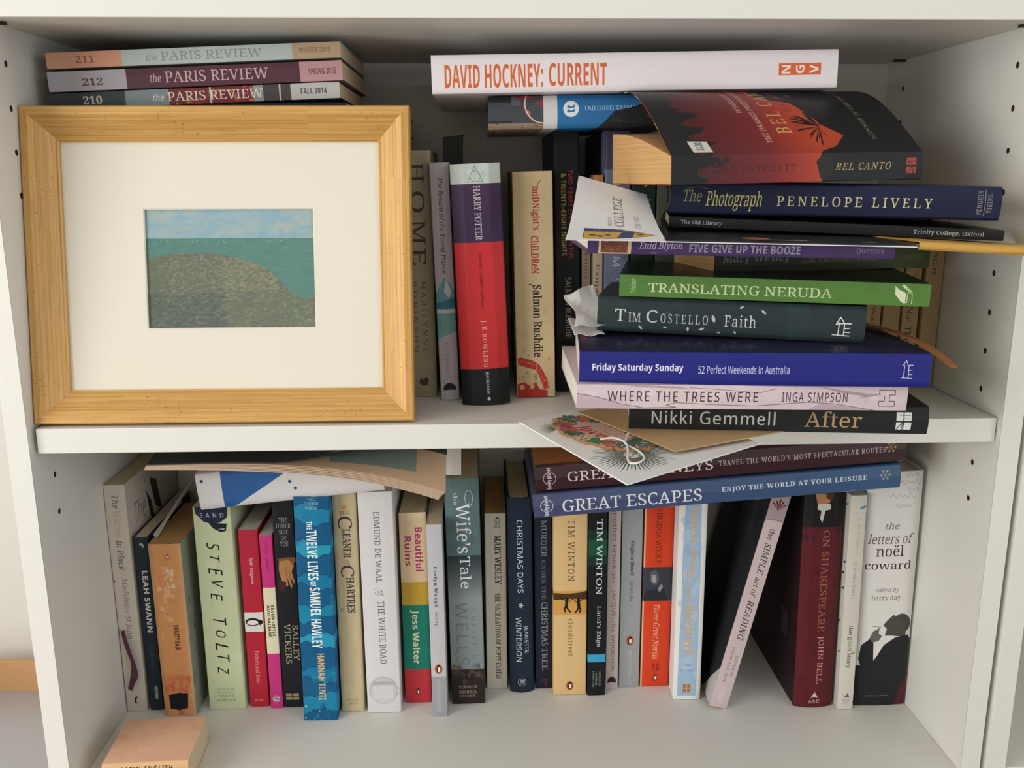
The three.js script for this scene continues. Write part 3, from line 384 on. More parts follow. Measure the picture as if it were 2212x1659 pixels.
book('noel', 'fat white hardback jacket with a seated smoking silhouette against the right panel', { group: ROW, hard: 1, color: '#e6e4e2', d: 0.155, back: 1, front: 1, paper: 'white', shape: { bulge: 0.0012 }, grain: 0.05, paint(J) {
  const S = '#b5b4b3'; for (const [u, v0, v1] of [[0.015, 0.1, 0.34], [0.045, 0.05, 0.45], [0.075, 0.08, 0.3], [0.1, 0.12, 0.62], [0.14, 0.2, 0.5]]) { const p = []; for (let t = 0; t <= 14; t++) p.push([u + 0.008 * Math.sin(t * 2.1) + 0.004 * Math.sin(t * 5), lerp(v1, v0, t / 14)]); J.L(p, S, 0.45); }
  J.T('the', 0.208, 0.236, 0.38, 0.64, '#77716c', 'si', true).T('letters of', 0.254, 0.297, 0.1, 0.94, '#6b6560', 'si', true).T('no\u00ebl', 0.302, 0.35, 0.26, 0.78, '#3c2226', 's', true).T('coward', 0.37, 0.404, 0.1, 0.96, '#3c2226', 's', true).T('edited by', 0.482, 0.506, 0.29, 0.73, '#78726d', 'si', true).T('barry day', 0.514, 0.541, 0.25, 0.8, '#6b6560', 's', true);
  const K = '#24262a'; J.R(0.82, 1, 0, 9, K).O(0.64, 0.2, 10.5, 9, '#4b4a46').P([[0.6, 0.36], [0.63, 0.5], [0.645, 0.54], [0.66, 0.47], [0.69, 0.5], [0.69, 0.38], [0.7, 0.1], [0.64, 0.1]], '#504e49').P([[0.69, 0.06], [0.7, 0.3], [0.73, 0.5], [0.78, 0.62], [0.8, 0.68], [0.72, 0.7], [0.7, 0.76], [0.73, 0.92], [0.79, 0.96], [0.83, 0.9], [0.86, 0.4], [0.84, 0], [0.71, 0]], K);
  J.P([[0.655, 0.6], [0.67, 0.72], [0.7, 0.78], [0.72, 0.72], [0.71, 0.6], [0.69, 0.55], [0.68, 0.62]], '#6a6862').L([[0.652, 0.58], [0.648, 0.74]], '#8f8c85', 0.6).R(0, 0.78, 1, 9, '#d5d2ce').P([[0.86, 0], [0.94, 0.16], [1, 0.22], [1, -1], [0.86, -1]], '#5b2029').R(0.72, 1, -9, -0.02, '#541d26').T('methuen | drama', 0.952, 0.962, 0.36, 0.78, '#9a9a9a', 'a', true);
} });

// ---- upper compartment, standing row
const UP = 'books standing in the upper row';
book('home', 'faded khaki paperback with huge dark capitals, half behind the gold frame', { group: UP, color: '#a2967c', d: 0.14, paint(J) {
  'HOME'.split('').forEach((s, i) => J.T(s, 0.045 + i * 0.112, 0.045 + i * 0.112 + [0.08, 0.085, 0.1, 0.072][i], 0.26, 0.78, '#4a4236', 's'));
  J.T('MARILYNNE', 0.515, 0.815, 0.3, 0.48, '#5b5344', 's', false, 22).T('ROBINSON', 0.515, 0.815, 0.66, 0.84, '#5b5344', 's', false, 22).P([[0.915, 0.4], [0.93, 0.3], [0.95, 0.36], [0.955, 0.55], [0.94, 0.7], [0.92, 0.6], [0.93, 0.5]], '#4b4235');
} });
book('prince', 'slim lilac white hardback with black script and teal mountain drawing', { group: UP, hard: 1, color: '#bcb6bd', d: 0.135, shape: { bulge: 0.002, groove: 0.0006 }, paint(J) {
  J.T('The Return of the Young Prince', 0.06, 0.455, 0.34, 0.66, '#29282c', 'si').P([[0.47, 0.5], [0.5, 0.2], [0.53, 0], [0.6, 0], [0.6, 1], [0.54, 1]], '#6aa3ad').P([[0.48, 0.42], [0.53, 0.15], [0.56, 0.3], [0.53, 0.55]], '#cfd4d6').P([[0.56, 0], [0.57, 0.6], [0.58, 1], [0.605, 1], [0.605, 0]], '#3c7f90').R(0.605, 0.622, 0, 1, '#c9d0d4').P([[0.625, 0], [0.7, 0], [0.732, 1], [0.625, 1]], '#78a9a8');
  J.T('A.G. Roemmers', 0.745, 0.9, 0.4, 0.66, '#8b858c', 's'); J.P([[0.958, 0.16], [0.94, 0.2], [0.925, 0.4], [0.925, 0.6], [0.94, 0.8], [0.958, 0.84], [0.955, 0.5]], '#26252a');
} });
book('potter', 'thick hardback banded pale, purple, red and black beside the lilac white one', { group: UP, hard: 1, color: '#cc3538', d: 0.14, front: 1, shape: { bulge: 0.004 }, paint(J) {
  J.band(0, 0.08, '#c3ccc6').blot(14, 0, 0.08, 0, 1, ['#dfe3d8', '#a9b6b4'], 1, 4, 0.5).band(0.08, 0.315, '#43314f').band(0.845, 1, '#1d1f22').R(0.845, 1, -9, -0.02, '#1d1f22').R(0, 0.315, -9, -0.04, '#1b1b22').R(0.315, 0.845, -9, -0.03, '#4a3a3c').blot(70, 0.4, 0.93, -1.2, -0.05, ['#8a5f3c', '#3a4c55', '#b06a3a', '#56404e', '#7c8a80'], 0.8, 2.6, 0.7);
  J.L([[0.072, 0.36], [0.008, 0.5], [0.072, 0.66], [0.072, 0.36]], '#6f8790', 0.4).O(0.051, 0.5, 4.2, 4.2, '#6f8790', 0.4).L([[0.01, 0.5], [0.072, 0.5]], '#6f8790', 0.4);
  J.T('HARRY POTTER', 0.088, 0.306, 0.42, 0.55, '#d9d3d8', 's').T('and the Deathly Hallows', 0.357, 0.585, 0.44, 0.53, '#5d1c20', 'Si').T('J.K.ROWLING', 0.638, 0.838, 0.42, 0.54, '#e6c6c4', 's', false, 16).T('BLOOMSBURY', 0.858, 0.955, 0.42, 0.48, '#bfc2c0', 'A', false, 12).O(0.975, 0.44, 1.6, 1.4, '#c9cbc9');
} });
book('midnight', 'thick buff paperback with red and black playful lettering and red arm drawing', { group: UP, color: '#d6bf97', d: 0.13, paint(J) {
  J.blot(40, 0, 1, 0, 1, ['#d6bf9a', '#c0a479'], 2, 6, 0.3).T('miDNight\u2019s', 0.062, 0.25, 0.32, 0.56, '#b23a30', 'S').T('ChiLDReN', 0.275, 0.44, 0.36, 0.57, '#b23a30', 'S').L([[0.1, 0.4], [0.05, 0.36], [0.04, 0.3]], '#b23a30', 0.5).T('Salman Rushdie', 0.49, 0.815, 0.3, 0.54, '#2b211b', 'S').L([[0.5, 0.5], [0.485, 0.6], [0.49, 0.66]], '#2b211b', 0.5);
  J.P([[0.82, 0.97], [0.815, 0.9], [0.83, 0.6], [0.85, 0.42], [0.87, 0.34], [0.93, 0.18], [0.96, 0.16], [0.965, 0.3], [0.9, 0.42], [0.875, 0.5], [0.865, 0.7], [0.85, 0.95]], '#c13d32').O(0.862, 0.42, 3, 2.4, '#d7b590', 0.5).O(0.94, 0.26, 3.2, 2.8, '#d7b590', 0.5).L([[0.835, 0.88], [0.84, 0.7], [0.85, 0.56]], '#d9b894', 0.4).L([[0.885, 0.38], [0.91, 0.34], [0.92, 0.28]], '#d9b894', 0.4);
  J.P([[0.94, 0.98], [0.93, 0.8], [0.945, 0.7], [0.935, 0.5], [0.965, 0.4], [0.97, 0.2], [1, 0.2], [1, 0.98]], '#bb3a30').O(0.955, 0.86, 2.2, 2.2, '#d9b894').O(0.95, 0.6, 2.6, 2.4, '#d4a888').T('VINTAGE', 0.89, 0.968, 0.46, 0.55, '#54402f', 'a');
  for (const [u, v] of [[0.78, 0.75], [0.8, 0.65], [0.88, 0.7], [0.9, 0.8], [0.82, 0.12], [0.91, 0.9]]) J.T('*', u, u + 0.014, v, v + 0.06, '#b98a68', 'A');
} });
book('twoyears', 'tall black paperback with red and yellow chunky capitals and grey name', { group: UP, color: '#17181a', d: 0.15, paint(J) {
  J.T('TWO YEARS EIGHT MONTHS', 0.14, 0.472, 0.26, 0.44, '#a83a41', 'A').T('& TWENTY\u2013EIGHT NIGHTS', 0.152, 0.462, 0.54, 0.74, '#b8aa58', 'A').T('SALMAN RUSHDIE', 0.545, 0.782, 0.36, 0.6, '#a9abab', 'a').O(0.935, 0.5, 4, 4, '#5a5c5e', 0.4).T('V', 0.925, 0.945, 0.4, 0.6, '#5a5c5e', 'S', true);
} });
book('mailone', 'very slim brown spine peeping out left of a pale orange topped one', { group: UP, color: '#8d7d6b', d: 0.11, paper: 'tan', paint(J) { J.T('Prince \u2014 Antoine de Saint-', 0.3, 0.86, 0.3, 0.72, '#4d4034', 's'); } });
book('mailtwo', 'very slim beige spine with an orange patch at its head', { group: UP, color: '#b0a08a', d: 0.11, paper: 'tan', paint(J) { J.R(0, 0.12, 0.1, 0.9, '#c5763a').penguin(0.06, 0.5, 3).T('Exup\u00e9ry', 0.4, 0.6, 0.3, 0.72, '#3f352b', 's').T('Southern Mail', 0.64, 0.95, 0.3, 0.72, '#3f352b', 's').R(0, 1, 0.9, 1, '#5c4a4a'); } });
book('slate', 'tall slate blue hardback with widely spaced pale capitals behind the stack', { group: UP, hard: 1, color: '#686c82', d: 0.15, shape: { bulge: 0.001, groove: 0.0005 }, paint(J) { J.R(0, 0.14, 0, 1, '#4a4260').T('BLOOMSBURY', 0.17, 0.86, 0.38, 0.66, '#a9acb9', 'a', false, 70); } });
book('green', 'dark green paperback with pale capitals behind the stack', { group: UP, color: '#23302c', d: 0.14, paint(J) { J.T('A V', 0.085, 0.2, 0.2, 0.5, '#8a978f', 'a', false, 30).T('A', 0.47, 0.51, 0.2, 0.45, '#7c8981', 'a').T('P', 0.44, 0.47, 0.6, 0.8, '#7c8981', 'a'); } });
book('grey', 'charcoal paperback with black block letters behind the stack', { group: UP, color: '#55544f', d: 0.14, paint(J) { J.T('TI', 0.08, 0.16, 0.2, 0.6, '#1c1b1a', 'S', true).O(0.24, 0.5, 8, 5, '#262523'); } });
const STEW = 'yellowed paperbacks in the right back corner';
[['stewA', 'yellowed paperback in the back corner, furthest from the right panel', [['Mary Stewart', 0.35, 0.7]]], ['stewB', 'yellowed paperback in the back corner with a bare lower spine', []], ['stewC', 'yellowed paperback in the back corner, next but one to the right panel', [['Airs Above', 0.08, 0.4], ['This Rough', 0.5, 0.88]]], ['stewD', 'yellowed paperback in the back corner, right against the side panel', [['Mary Stewart', 0.14, 0.43]]]].forEach(([id, label, text], i) => book(id, label, { group: STEW, color: ['#b59a70', '#b1956a', '#b89d72', '#ae946c'][i], d: 0.108, paper: 'tan', grain: 0.2, paint(J) {
  if (id === 'stewC') J.T('Touch Not The Cat', 0.42, 0.86, 0.34, 0.72, '#50402c', 's'); else for (const [s, a, b] of text) J.T(s, a, b, 0.34, 0.72, '#50402c', 's');
  J.R(0, 1, 0.93, 1, '#7d6238').blot(30, 0, 1, 0, 1, ['#c1a87c', '#a3885c'], 1, 4, 0.3);
} }));

// ---- the leaning stack on the right, from the bottom up
const STACK = 'books lying in the tall stack';
book('after', 'black paperback with white name and gold title, bottom of the tall stack', { group: STACK, lie: 1, hard: 1, color: '#232626', d: 0.135, paper: 'white', rough: 0.35, shape: { thick: 0.001, over: 0.002, bulge: 0.0015, groove: 0 }, paint(J) {
  J.T('Nikki Gemmell', 0.072, 0.5, 0.26, 0.74, '#c9c9c3', 'a', false, 4).T('After', 0.592, 0.782, 0.2, 0.78, '#b99a6c', 's').L([[0.6, 0.78], [0.62, 0.3], [0.635, 0.7]], '#232626', 0.2).L([[0.66, 0.4], [0.7, 0.42]], '#232626', 0.2).R(0.894, 0.917, 0.2, 0.5, '#d9d9d4').R(0.92, 0.944, 0.2, 0.5, '#d9d9d4').R(0.894, 0.917, 0.55, 0.82, '#d9d9d4').R(0.92, 0.944, 0.55, 0.82, '#d9d9d4').L([[0.897, 0.8], [0.914, 0.56], [0.914, 0.82]], '#232626', 0.5).L([[0.903, 0.3], [0.94, 0.3]], '#232626', 0.4).L([[0.92, 0.42], [0.94, 0.42]], '#232626', 0.4);
} });
book('trees', 'pale pink paperback with bark drawing and scratchy black capitals in the stack', { group: STACK, lie: 1, color: '#d3c0c5', d: 0.15, back: 1, paper: 'white', paint(J) {
  J.blot(50, 0, 1, 0, 1, ['#dccdd0', '#c5aeb4', '#e0d3d6'], 2, 7, 0.35).P([[0, 0.35], [0.08, 0.55], [0.17, 0.95], [0, 1]], '#b39aa3', 0.6).P([[0.12, 0], [0.3, 0.06], [0.35, 0.16], [0.2, 0.1]], '#9a8189', 0.7);
  J.L([[0, 0.38], [0.06, 0.5], [0.13, 0.78], [0.2, 0.95], [0.3, 0.92], [0.27, 0.84], [0.3, 0.72], [0.42, 0.8], [0.54, 0.84], [0.7, 0.66], [0.78, 0.72], [0.9, 0.98]], '#55464a', 0.35).L([[0.34, 0.1], [0.46, 0.2], [0.55, 0.3], [0.6, 0.12]], '#66555a', 0.3).P([[0.72, 0], [0.8, 0.16], [0.88, 0.3], [0.93, 0.3], [0.88, 0.44], [0.84, 0.5], [0.87, 0.4], [0.8, 0.28]], '#8a747b', 0.6).P([[0.74, 0.66], [0.8, 0.8], [0.92, 1], [0.7, 1]], '#a08890', 0.5);
  J.T('WHERE THE TREES WERE', 0.092, 0.548, 0.26, 0.68, '#3a2e31', 'a', false, 10).T('INGA SIMPSON', 0.618, 0.82, 0.27, 0.66, '#3a2e31', 'a', false, 10);
  J.L([[0.914, 0.3], [0.914, 0.14], [0.962, 0.14], [0.962, 0.34], [0.945, 0.34], [0.945, 0.6], [0.962, 0.6], [0.962, 0.8], [0.914, 0.8], [0.914, 0.6], [0.93, 0.6], [0.93, 0.38]], '#3a2e31', 0.45);
} });
const fss = book('fss', 'large royal blue paperback with small white sans lettering in the stack', { group: STACK, lie: 1, color: '#272a7c', d: 0.19, front: 1, paper: 'white', rough: 0.28, paint(J) {
  J.R(0, 1, -20, -0.02, '#2b2945').blot(60, 0, 1, -7, -0.3, ['#3a3656', '#232140', '#423a55'], 4, 14, 0.35).blot(24, 0.1, 1, -1.2, -0.1, ['#3b3c6c', '#34356a'], 3, 9, 0.4).R(0.012, 0.03, -3.6, -2.2, '#a13a4c').R(0.035, 0.06, -3.4, -2.2, '#8f93b4', 0.5).O(0.9, -2, 9, 6, '#4a3350', 0.3);
  J.T('Friday Saturday Sunday', 0.038, 0.3, 0.34, 0.64, '#e4e4ee', 'A').T('52 Perfect Weekends in Australia', 0.343, 0.603, 0.38, 0.64, '#c9cae0', 'a');
  const lines = [[[0.918, 0.72], [0.95, 0.74]], [[0.925, 0.72], [0.926, 0.34]], [[0.92, 0.36], [0.93, 0.2], [0.936, 0.36]], [[0.938, 0.72], [0.938, 0.34], [0.95, 0.34]], [[0.938, 0.5], [0.948, 0.48]], [[0.938, 0.62], [0.948, 0.62]]]; lines.forEach((l) => J.L(l, '#e4e4ee', 0.45));
} });
book('faith', 'dark slate hardback sprinkled with tiny white leaves in the stack', { group: STACK, lie: 1, hard: 1, color: '#2f3a3d', d: 0.135, front: 1, paper: 'white', rough: 0.55, paint(J) {
  J.blot(70, 0, 1, -3, 1, ['#374447', '#28312f', '#3a4a4d'], 2, 8, 0.35).R(0.72, 0.8, 0, 1, '#2c4446', 0.5);
  for (let i = 0; i < 60; i++) J.O(rr(0, 0.6), rr(0, 0.5), rr(0.08, 0.25), rr(0.08, 0.2), '#8f9a9a');
  J.T('T', 0.07, 0.112, 0.34, 0.68, '#d3d7d6', 's').T('IM', 0.122, 0.17, 0.42, 0.68, '#cfd3d2', 's').T('C', 0.192, 0.235, 0.34, 0.68, '#d3d7d6', 's').T('OSTELLO', 0.245, 0.428, 0.42, 0.68, '#cfd3d2', 's', false, 24).T('Faith', 0.487, 0.607, 0.36, 0.7, '#d9dddc', 's', false, 8);
  const leaf = (u, v, s, a) => { const x = J.x; x.save(); x.translate(J.X(u), J.Y(v)); x.rotate(a); x.fillStyle = '#c4cbcd'; const q = s * J.k / 1000; x.beginPath(); x.moveTo(0, -q); x.quadraticCurveTo(q * 0.85, 0, 0, q); x.quadraticCurveTo(-q * 0.85, 0, 0, -q); x.fill(); x.restore(); };
  [[0.447, 0.5, 3.2, -0.3], [0.55, 0.16, 1.9, 1.1], [0.632, 0.26, 2.3, -0.9], [0.17, 0.84, 2.2, -0.7], [0.265, 0.8, 1.7, 1.5], [0.352, 0.82, 2.2, 0], [0.405, 0.8, 2.4, 1.1], [0.47, 0.88, 1.6, 1.3], [0.53, 0.86, 1.7, -0.6]].forEach((l) => leaf(...l));
  [[[0.885, 0.78], [0.945, 0.8]], [[0.905, 0.78], [0.906, 0.45]], [[0.895, 0.5], [0.91, 0.3], [0.925, 0.46], [0.9, 0.48]], [[0.925, 0.78], [0.925, 0.46], [0.948, 0.46]], [[0.925, 0.6], [0.945, 0.58]], [[0.925, 0.7], [0.945, 0.7]]].forEach((l) => J.L(l, '#eef0ee', 0.8));
} });
book('neruda', 'leaf green paperback with pale serif capitals in the stack', { group: STACK, lie: 1, color: '#5a8440', d: 0.14, front: 1, paper: 'white', rough: 0.32, paint(J) {
  J.R(0, 1, -20, -0.03, '#33452c').T('Felstiner', 0.036, 0.056, 0.16, 0.86, '#b6cc9c', 'si', true).T('TRANSLATING NERUDA', 0.098, 0.697, 0.34, 0.76, '#dbe3bb', 's').P([[0.89, 0.12], [0.905, 0.3], [0.925, 0.42], [0.925, 0.86], [0.912, 0.82], [0.892, 0.5]], '#dfe6c6').L([[0.918, 0.86], [0.93, 0.84], [0.93, 0.46], [0.936, 0.4], [0.945, 0.46], [0.945, 0.88]], '#dfe6c6', 0.5).P([[0.91, 0.1], [0.92, 0.08], [0.945, 0.36], [0.935, 0.4]], '#dfe6c6').blot(20, 0, 1, 0, 1, ['#649048', '#52793a'], 3, 10, 0.25);
} });
book('wesley', 'olive and brown paperback turned askew in the stack, tan page ends showing', { group: STACK, lie: 1, color: '#34331f', d: 0.126, paper: 'tan', paint(J) {
  J.blend(0, 0.35, '#2e2c27', '#35361f').blend(0.35, 1, '#35361f', '#46532c').T('Mary Wesley', 0.037, 0.338, 0.12, 0.6, '#95968d', 's').T('The Camomile Lawn', 0.395, 0.745, 0.24, 0.6, '#8d8452', 's').T('VINTAGE', 0.88, 0.97, 0.4, 0.62, '#68714e', 'a');
} });
book('five', 'slim purple hardback with chunky grey capitals in the stack', { group: STACK, lie: 1, hard: 1, color: '#4c3a66', d: 0.13, paper: 'white', shape: { bulge: 0.001, thick: 0.0018, over: 0.002, groove: 0 }, paint(J) {
  J.R(0.035, 0.14, 0, 1, '#d8c7a4').R(0.042, 0.13, 0, 0.9, '#7a4c38').blot(24, 0.045, 0.128, 0.1, 0.9, ['#c79a6c', '#3c2420', '#8f5c40', '#56406a'], 0.8, 1.8, 0.8).T('Enid Blyton', 0.165, 0.305, 0.2, 0.76, '#cbbfd6', 'si').R(0.205, 0.225, 0.86, 0.9, '#cbbfd6').T('FIVE GIVE UP THE BOOZE', 0.328, 0.69, 0.3, 0.78, '#a39fb0', 'A').T('Quercus', 0.872, 0.962, 0.3, 0.72, '#9a8fb0', 's');
} });
function toLocal(g, geometry) { g.updateMatrixWorld(true); return geometry.applyMatrix4(g.matrixWorld.clone().invert()); }
book('oldlib', 'thin black booklet with small white lettering under the navy hardback', { name: 'booklet', group: STACK, lie: 1, color: '#232427', d: 0.165, front: 1, rough: 0.35, paint(J) {
  J.blot(30, 0, 1, -12, -0.1, ['#3a393b', '#4a3d3a', '#2c2d30'], 4, 12, 0.5).T('The Old Library', 0.036, 0.163, 0.28, 0.78, '#d2d2d0', 's').T('Trinity College, Oxford', 0.737, 0.943, 0.26, 0.8, '#c6c6c5', 's');
} });
book('photo', 'navy hardback with yellow gold lettering high in the stack', { group: STACK, lie: 1, hard: 1, color: '#1f2440', d: 0.148, front: 1, paper: 'white', rough: 0.36, shape: { bulge: 0.002 }, paint(J) {
  J.R(0, 1, -20, -0.05, '#23283f').T('The', 0.042, 0.1, 0.22, 0.6, '#a39a66', 'si').T('Photograph', 0.112, 0.287, 0.24, 0.86, '#ddd682', 'si').L([[0.05, 0.2], [0.09, 0.14], [0.12, 0.2]], '#a39a66', 0.3).T('PENELOPE LIVELY', 0.332, 0.8, 0.38, 0.68, '#dad59a', 's', false, 22);
  J.T('PENGUIN', 0.931, 0.945, 0.12, 0.84, '#a9a88e', 's', true, 16).R(0.952, 0.9535, 0.1, 0.86, '#a9a88e').T('VIKING', 0.96, 0.974, 0.22, 0.78, '#a9a88e', 's', true, 16);
} });
book('bel', 'red and black paperback with lifted cover and splayed tan pages', { group: STACK, lie: 1, color: '#1e1e20', d: 0.122, front: 1, paper: 'tan', rough: 0.45, shape: { lift: 0.0495, fan: 0.02 }, paint(J) {
  const V = -6.2;                                                       // the fore-edge of the front cover
  J.R(0.08, 0.62, V, 1, '#5f2226');
  { const g = J.x.createLinearGradient(J.X(0.1), 0, J.X(0.6), 0); g.addColorStop(0, '#4a1d22'); g.addColorStop(0.55, '#742428'); g.addColorStop(0.85, '#a63b28'); g.addColorStop(1, '#b5482c'); J.x.fillStyle = g; J.x.fillRect(J.X(0.06), 0, J.X(0.72) - J.X(0.06), J.c.height); }
  J.R(0, 0.1, V, 1, '#1c1d1f').R(0.06, 1, V, V + 1.3, '#1a1a1c'); for (let i = 0; i < 26; i++) { const v = rr(V, 1), a = rr(0.09, 0.2); J.P([[0.05, v - 0.35], [a, v - 0.1 + rr(-0.1, 0.1)], [a * 0.9, v + 0.05], [0.05, v + 0.35]], '#1b1c1e'); }
  for (const [u, v] of [[0.16, 0.28], [0.2, -4.6], [0.17, -3.6]]) J.blot(16, u - 0.05, u + 0.05, v - 0.3, v + 0.3, ['#1b1c1e'], 1.2, 3.2, 0.9);
  J.P([[0.58, 0.05], [0.595, -0.1], [0.66, -0.3], [0.72, -0.8], [0.66, -1.3], [0.6, -2.6], [0.52, -2.9], [0.47, -3.4], [0.5, -4.4], [0.42, -5], [1, -6], [1, 1], [0.59, 1], [0.57, 0.6]], '#1a1b1d');
  for (let i = 0; i < 30; i++) { const a = 1.2 + rnd() * 3.9, r = rr(0.4, 1); J.P([[0.645, -1.25], [0.645 + 0.12 * r * Math.cos(a), -1.25 + 1.05 * r * Math.sin(a) - 0.03], [0.65 + 0.1 * r * Math.cos(a + 0.14), -1.25 + 0.9 * r * Math.sin(a + 0.14)]], '#1a1214'); }
  for (const [u, v] of [[0.55, -3.6], [0.56, -3.2], [0.6, -4], [0.62, -3.4]]) J.R(u, u + 0.014, v, v + 0.14, '#b06a4a', 0.7);
  J.T('BEL CANTO', 0.46, 0.52, -4.6, -0.9, '#c89b62', 's', true, 16).T('THE ORANGE PRIZE FOR FICTION', 0.395, 0.418, -4.4, -0.5, '#c9b1a4', 'si', true).T('WINNER OF', 0.348, 0.37, -3.6, -2, '#c9b1a4', 'si', true).T('ANN PATCHETT', 0.548, 0.58, -4.4, -0.9, '#7a2f22', 's', true, 26).T('WINNER OF THE 2002 PEN/FAULKNER', 0.83, 0.852, -5.4, -0.6, '#8f8a84', 'si', true);
  J.P([[0.085, -0.62], [0.16, -0.6], [0.165, -0.1], [0.09, -0.1]], '#cfcdc6').T('$3.00', 0.105, 0.14, -0.55, -0.2, '#3b3a38', 'A', true);
  J.T('ANN PATCHETT', 0.16, 0.48, 0.36, 0.6, '#3a1a1c', 's', false, 14).P([[0.56, 0.3], [0.58, 0.1], [0.62, 0.12], [0.62, 0.9], [0.58, 0.88]], '#232323').T('BEL CANTO', 0.637, 0.866, 0.36, 0.62, '#c3a278', 'si', false, 10).R(0.932, 0.974, 0.24, 0.48, '#a34440').R(0.932, 0.974, 0.54, 0.78, '#a34440').L([[0.936, 0.76], [0.962, 0.5], [0.962, 0.78]], '#1a1a1c', 0.5).L([[0.94, 0.4], [0.968, 0.34]], '#1a1a1c', 0.5);
} });
book('tt', 'bright blue picture hardback with white round emblem beneath the big white book', { group: STACK, lie: 1, hard: 1, color: '#2d6fa8', d: 0.15, paint(J) {
  J.x.scale(1.244, 1); J.R(0, 0.236, -1, 0.82, '#43464c').R(0, 0.1, -1, 0.2, '#26282b').R(0, 0.1, 0.75, 0.82, '#2c2d30').R(0.1, 0.14, -1, 0.3, '#555a60').R(0, 0.236, 0.82, 2, '#8d7d68').blot(60, 0, 0.236, 0.82, 1.1, ['#3f3830', '#b0a28b', '#6c5f4e'], 0.4, 1.2, 0.7).R(0.12, 0.2, 0, 0.1, '#8c2f33');
  J.O(0.235, 0.25, 11.7, 14.6, '#c8c9cb', 0.9).O(0.235, 0.25, 12.5, 15.6, '#9a3a42', 0.7); for (let i = 0; i < 22; i++) { const a = i * 0.2856; J.L([[0.235, 0.25], [0.235 + 0.081 * Math.cos(a), 0.25 + 0.56 * Math.sin(a)]], '#8d8f93', 0.12); } J.O(0.228, 0.22, 2.4, 2.4, '#a3303f').P([[0.168, 0.42], [0.182, 0.54], [0.178, 0.58], [0.165, 0.46]], '#c9763a').R(0.235, 0.295, -1, 2, '#cfd0d1').R(0.295, 1, -1, 2, '#2d6fa8');
  J.O(0.353, 0.42, 5, 6.2, '#e2e5e8').T('tt', 0.336, 0.37, 0.3, 0.54, '#2d6fa8', 'A', true).T('TAILORED TASMANIA', 0.408, 0.68, 0.34, 0.48, '#b5cfe4', 'a').P([[0.45, 1.1], [0.5, 0.8], [0.54, 0.5], [0.6, 0.42], [0.66, 0.3], [0.75, 0.6], [1, 0.5], [1, 2], [0.45, 2]], '#26282a').blot(70, 0.5, 1, 0.6, 1.1, ['#43413d', '#171819', '#55524c'], 0.5, 1.6, 0.7);
} });
book('hock', 'large white hardback with tall orange capitals lying on top of the stack', { group: STACK, lie: 1, hard: 1, color: '#e6dfe2', d: 0.2, paper: 'white', rough: 0.3, gloss: 0.2, shape: { bulge: 0.0006, groove: 0.0005, over: 0.002, corner: 0.001 }, grain: 0.04, paint(J) {
  J.T('DAVID HOCKNEY:', 0.032, 0.272, 0.25, 0.86, '#d2683f', 'A').T('CURRENT', 0.286, 0.428, 0.25, 0.84, '#d2683f', 'A').R(0.853, 0.958, 0.35, 0.66, '#d9693c').T('N', 0.86, 0.882, 0.4, 0.62, '#f0e4e0', 'A', true).T('G', 0.895, 0.917, 0.4, 0.62, '#f0e4e0', 'A', true).T('V', 0.93, 0.952, 0.4, 0.62, '#f0e4e0', 'A', true);
} });

// ---- lying across the lower row
const PAIR = 'glossy travel hardbacks lying across the lower row';
const fleur = (J, col) => { for (let i = 0; i < 6; i++) { const a = i * 1.047, du = 0.011 * Math.cos(a), dv = 0.17 * Math.sin(a); J.O(0.958 + du, 0.4 + dv, 1, 1, col).L([[0.958, 0.4], [0.958 + du, 0.4 + dv]], col, 0.35); } };
const planet = (J, col) => { J.O(0.036, 0.5, 5.4, 5.4, col, 0.5).R(0.03, 0.0415, 0.2, 0.8, J.base).T('lonely planet', 0.028, 0.043, 0.1, 0.92, col, 'A', true); };
book('esc', 'glossy steel blue hardback with white capitals lying across the lower row', { group: PAIR, lie: 1, hard: 1, color: '#3d5280', d: 0.195, front: 1, rough: 0.3, gloss: 0.6, shape: { bulge: 0.0015 }, paint(J) {
  J.base = '#3d5280'; J.blend(0, 1, '#464d70', '#375a82'); planet(J, '#e6e4ea'); J.T('GREAT ESCAPES', 0.078, 0.457, 0.3, 0.8, '#e6e4ea', 's').T('ENJOY THE WORLD AT YOUR LEISURE', 0.511, 0.908, 0.34, 0.58, '#d9dde6', 'S', false, 10); fleur(J, '#b9a98c');
} });
book('jour', 'glossy maroon hardback with white capitals and orange cover above the steel blue one', { group: PAIR, lie: 1, hard: 1, color: '#3a2027', d: 0.195, front: 1, rough: 0.3, gloss: 0.6, shape: { bulge: 0.0015 }, paint(J) {
  J.base = '#3a2027'; J.R(0, 1, -20, -0.04, '#a8632b').blot(60, 0, 1, -8, -0.1, ['#b9722f', '#8f4f26', '#c4853c'], 5, 16, 0.4); planet(J, '#dccfce'); J.T('GREAT JOURNEYS', 0.084, 0.476, 0.3, 0.78, '#dccfce', 's').T('TRAVEL THE WORLD\u2019S MOST SPECTACULAR ROUTES', 0.491, 0.944, 0.36, 0.56, '#cfc0be', 's', false, 12); fleur(J, '#b8995a');
} });
book('diary', 'white book with a blue wedge and navy dots under the magazine', { lie: 1, hard: 1, color: '#d9d6d8', d: 0.13, paper: 'white', shape: { bulge: 0.0008, groove: 0 }, paint(J) {
  J.P([[0.135, 0], [0.13, 1], [0.18, 1], [0.52, 0.1], [0.55, 0]], '#2f5f9c').O(0.03, 0.2, 1.5, 1.5, '#2c4d78').O(0.48, 0.26, 1.5, 1.5, '#e4e4e8').O(0.5, 0.46, 1.5, 1.5, '#2c4d78').O(0.525, 0.66, 1.5, 1.5, '#2c4d78');
} });
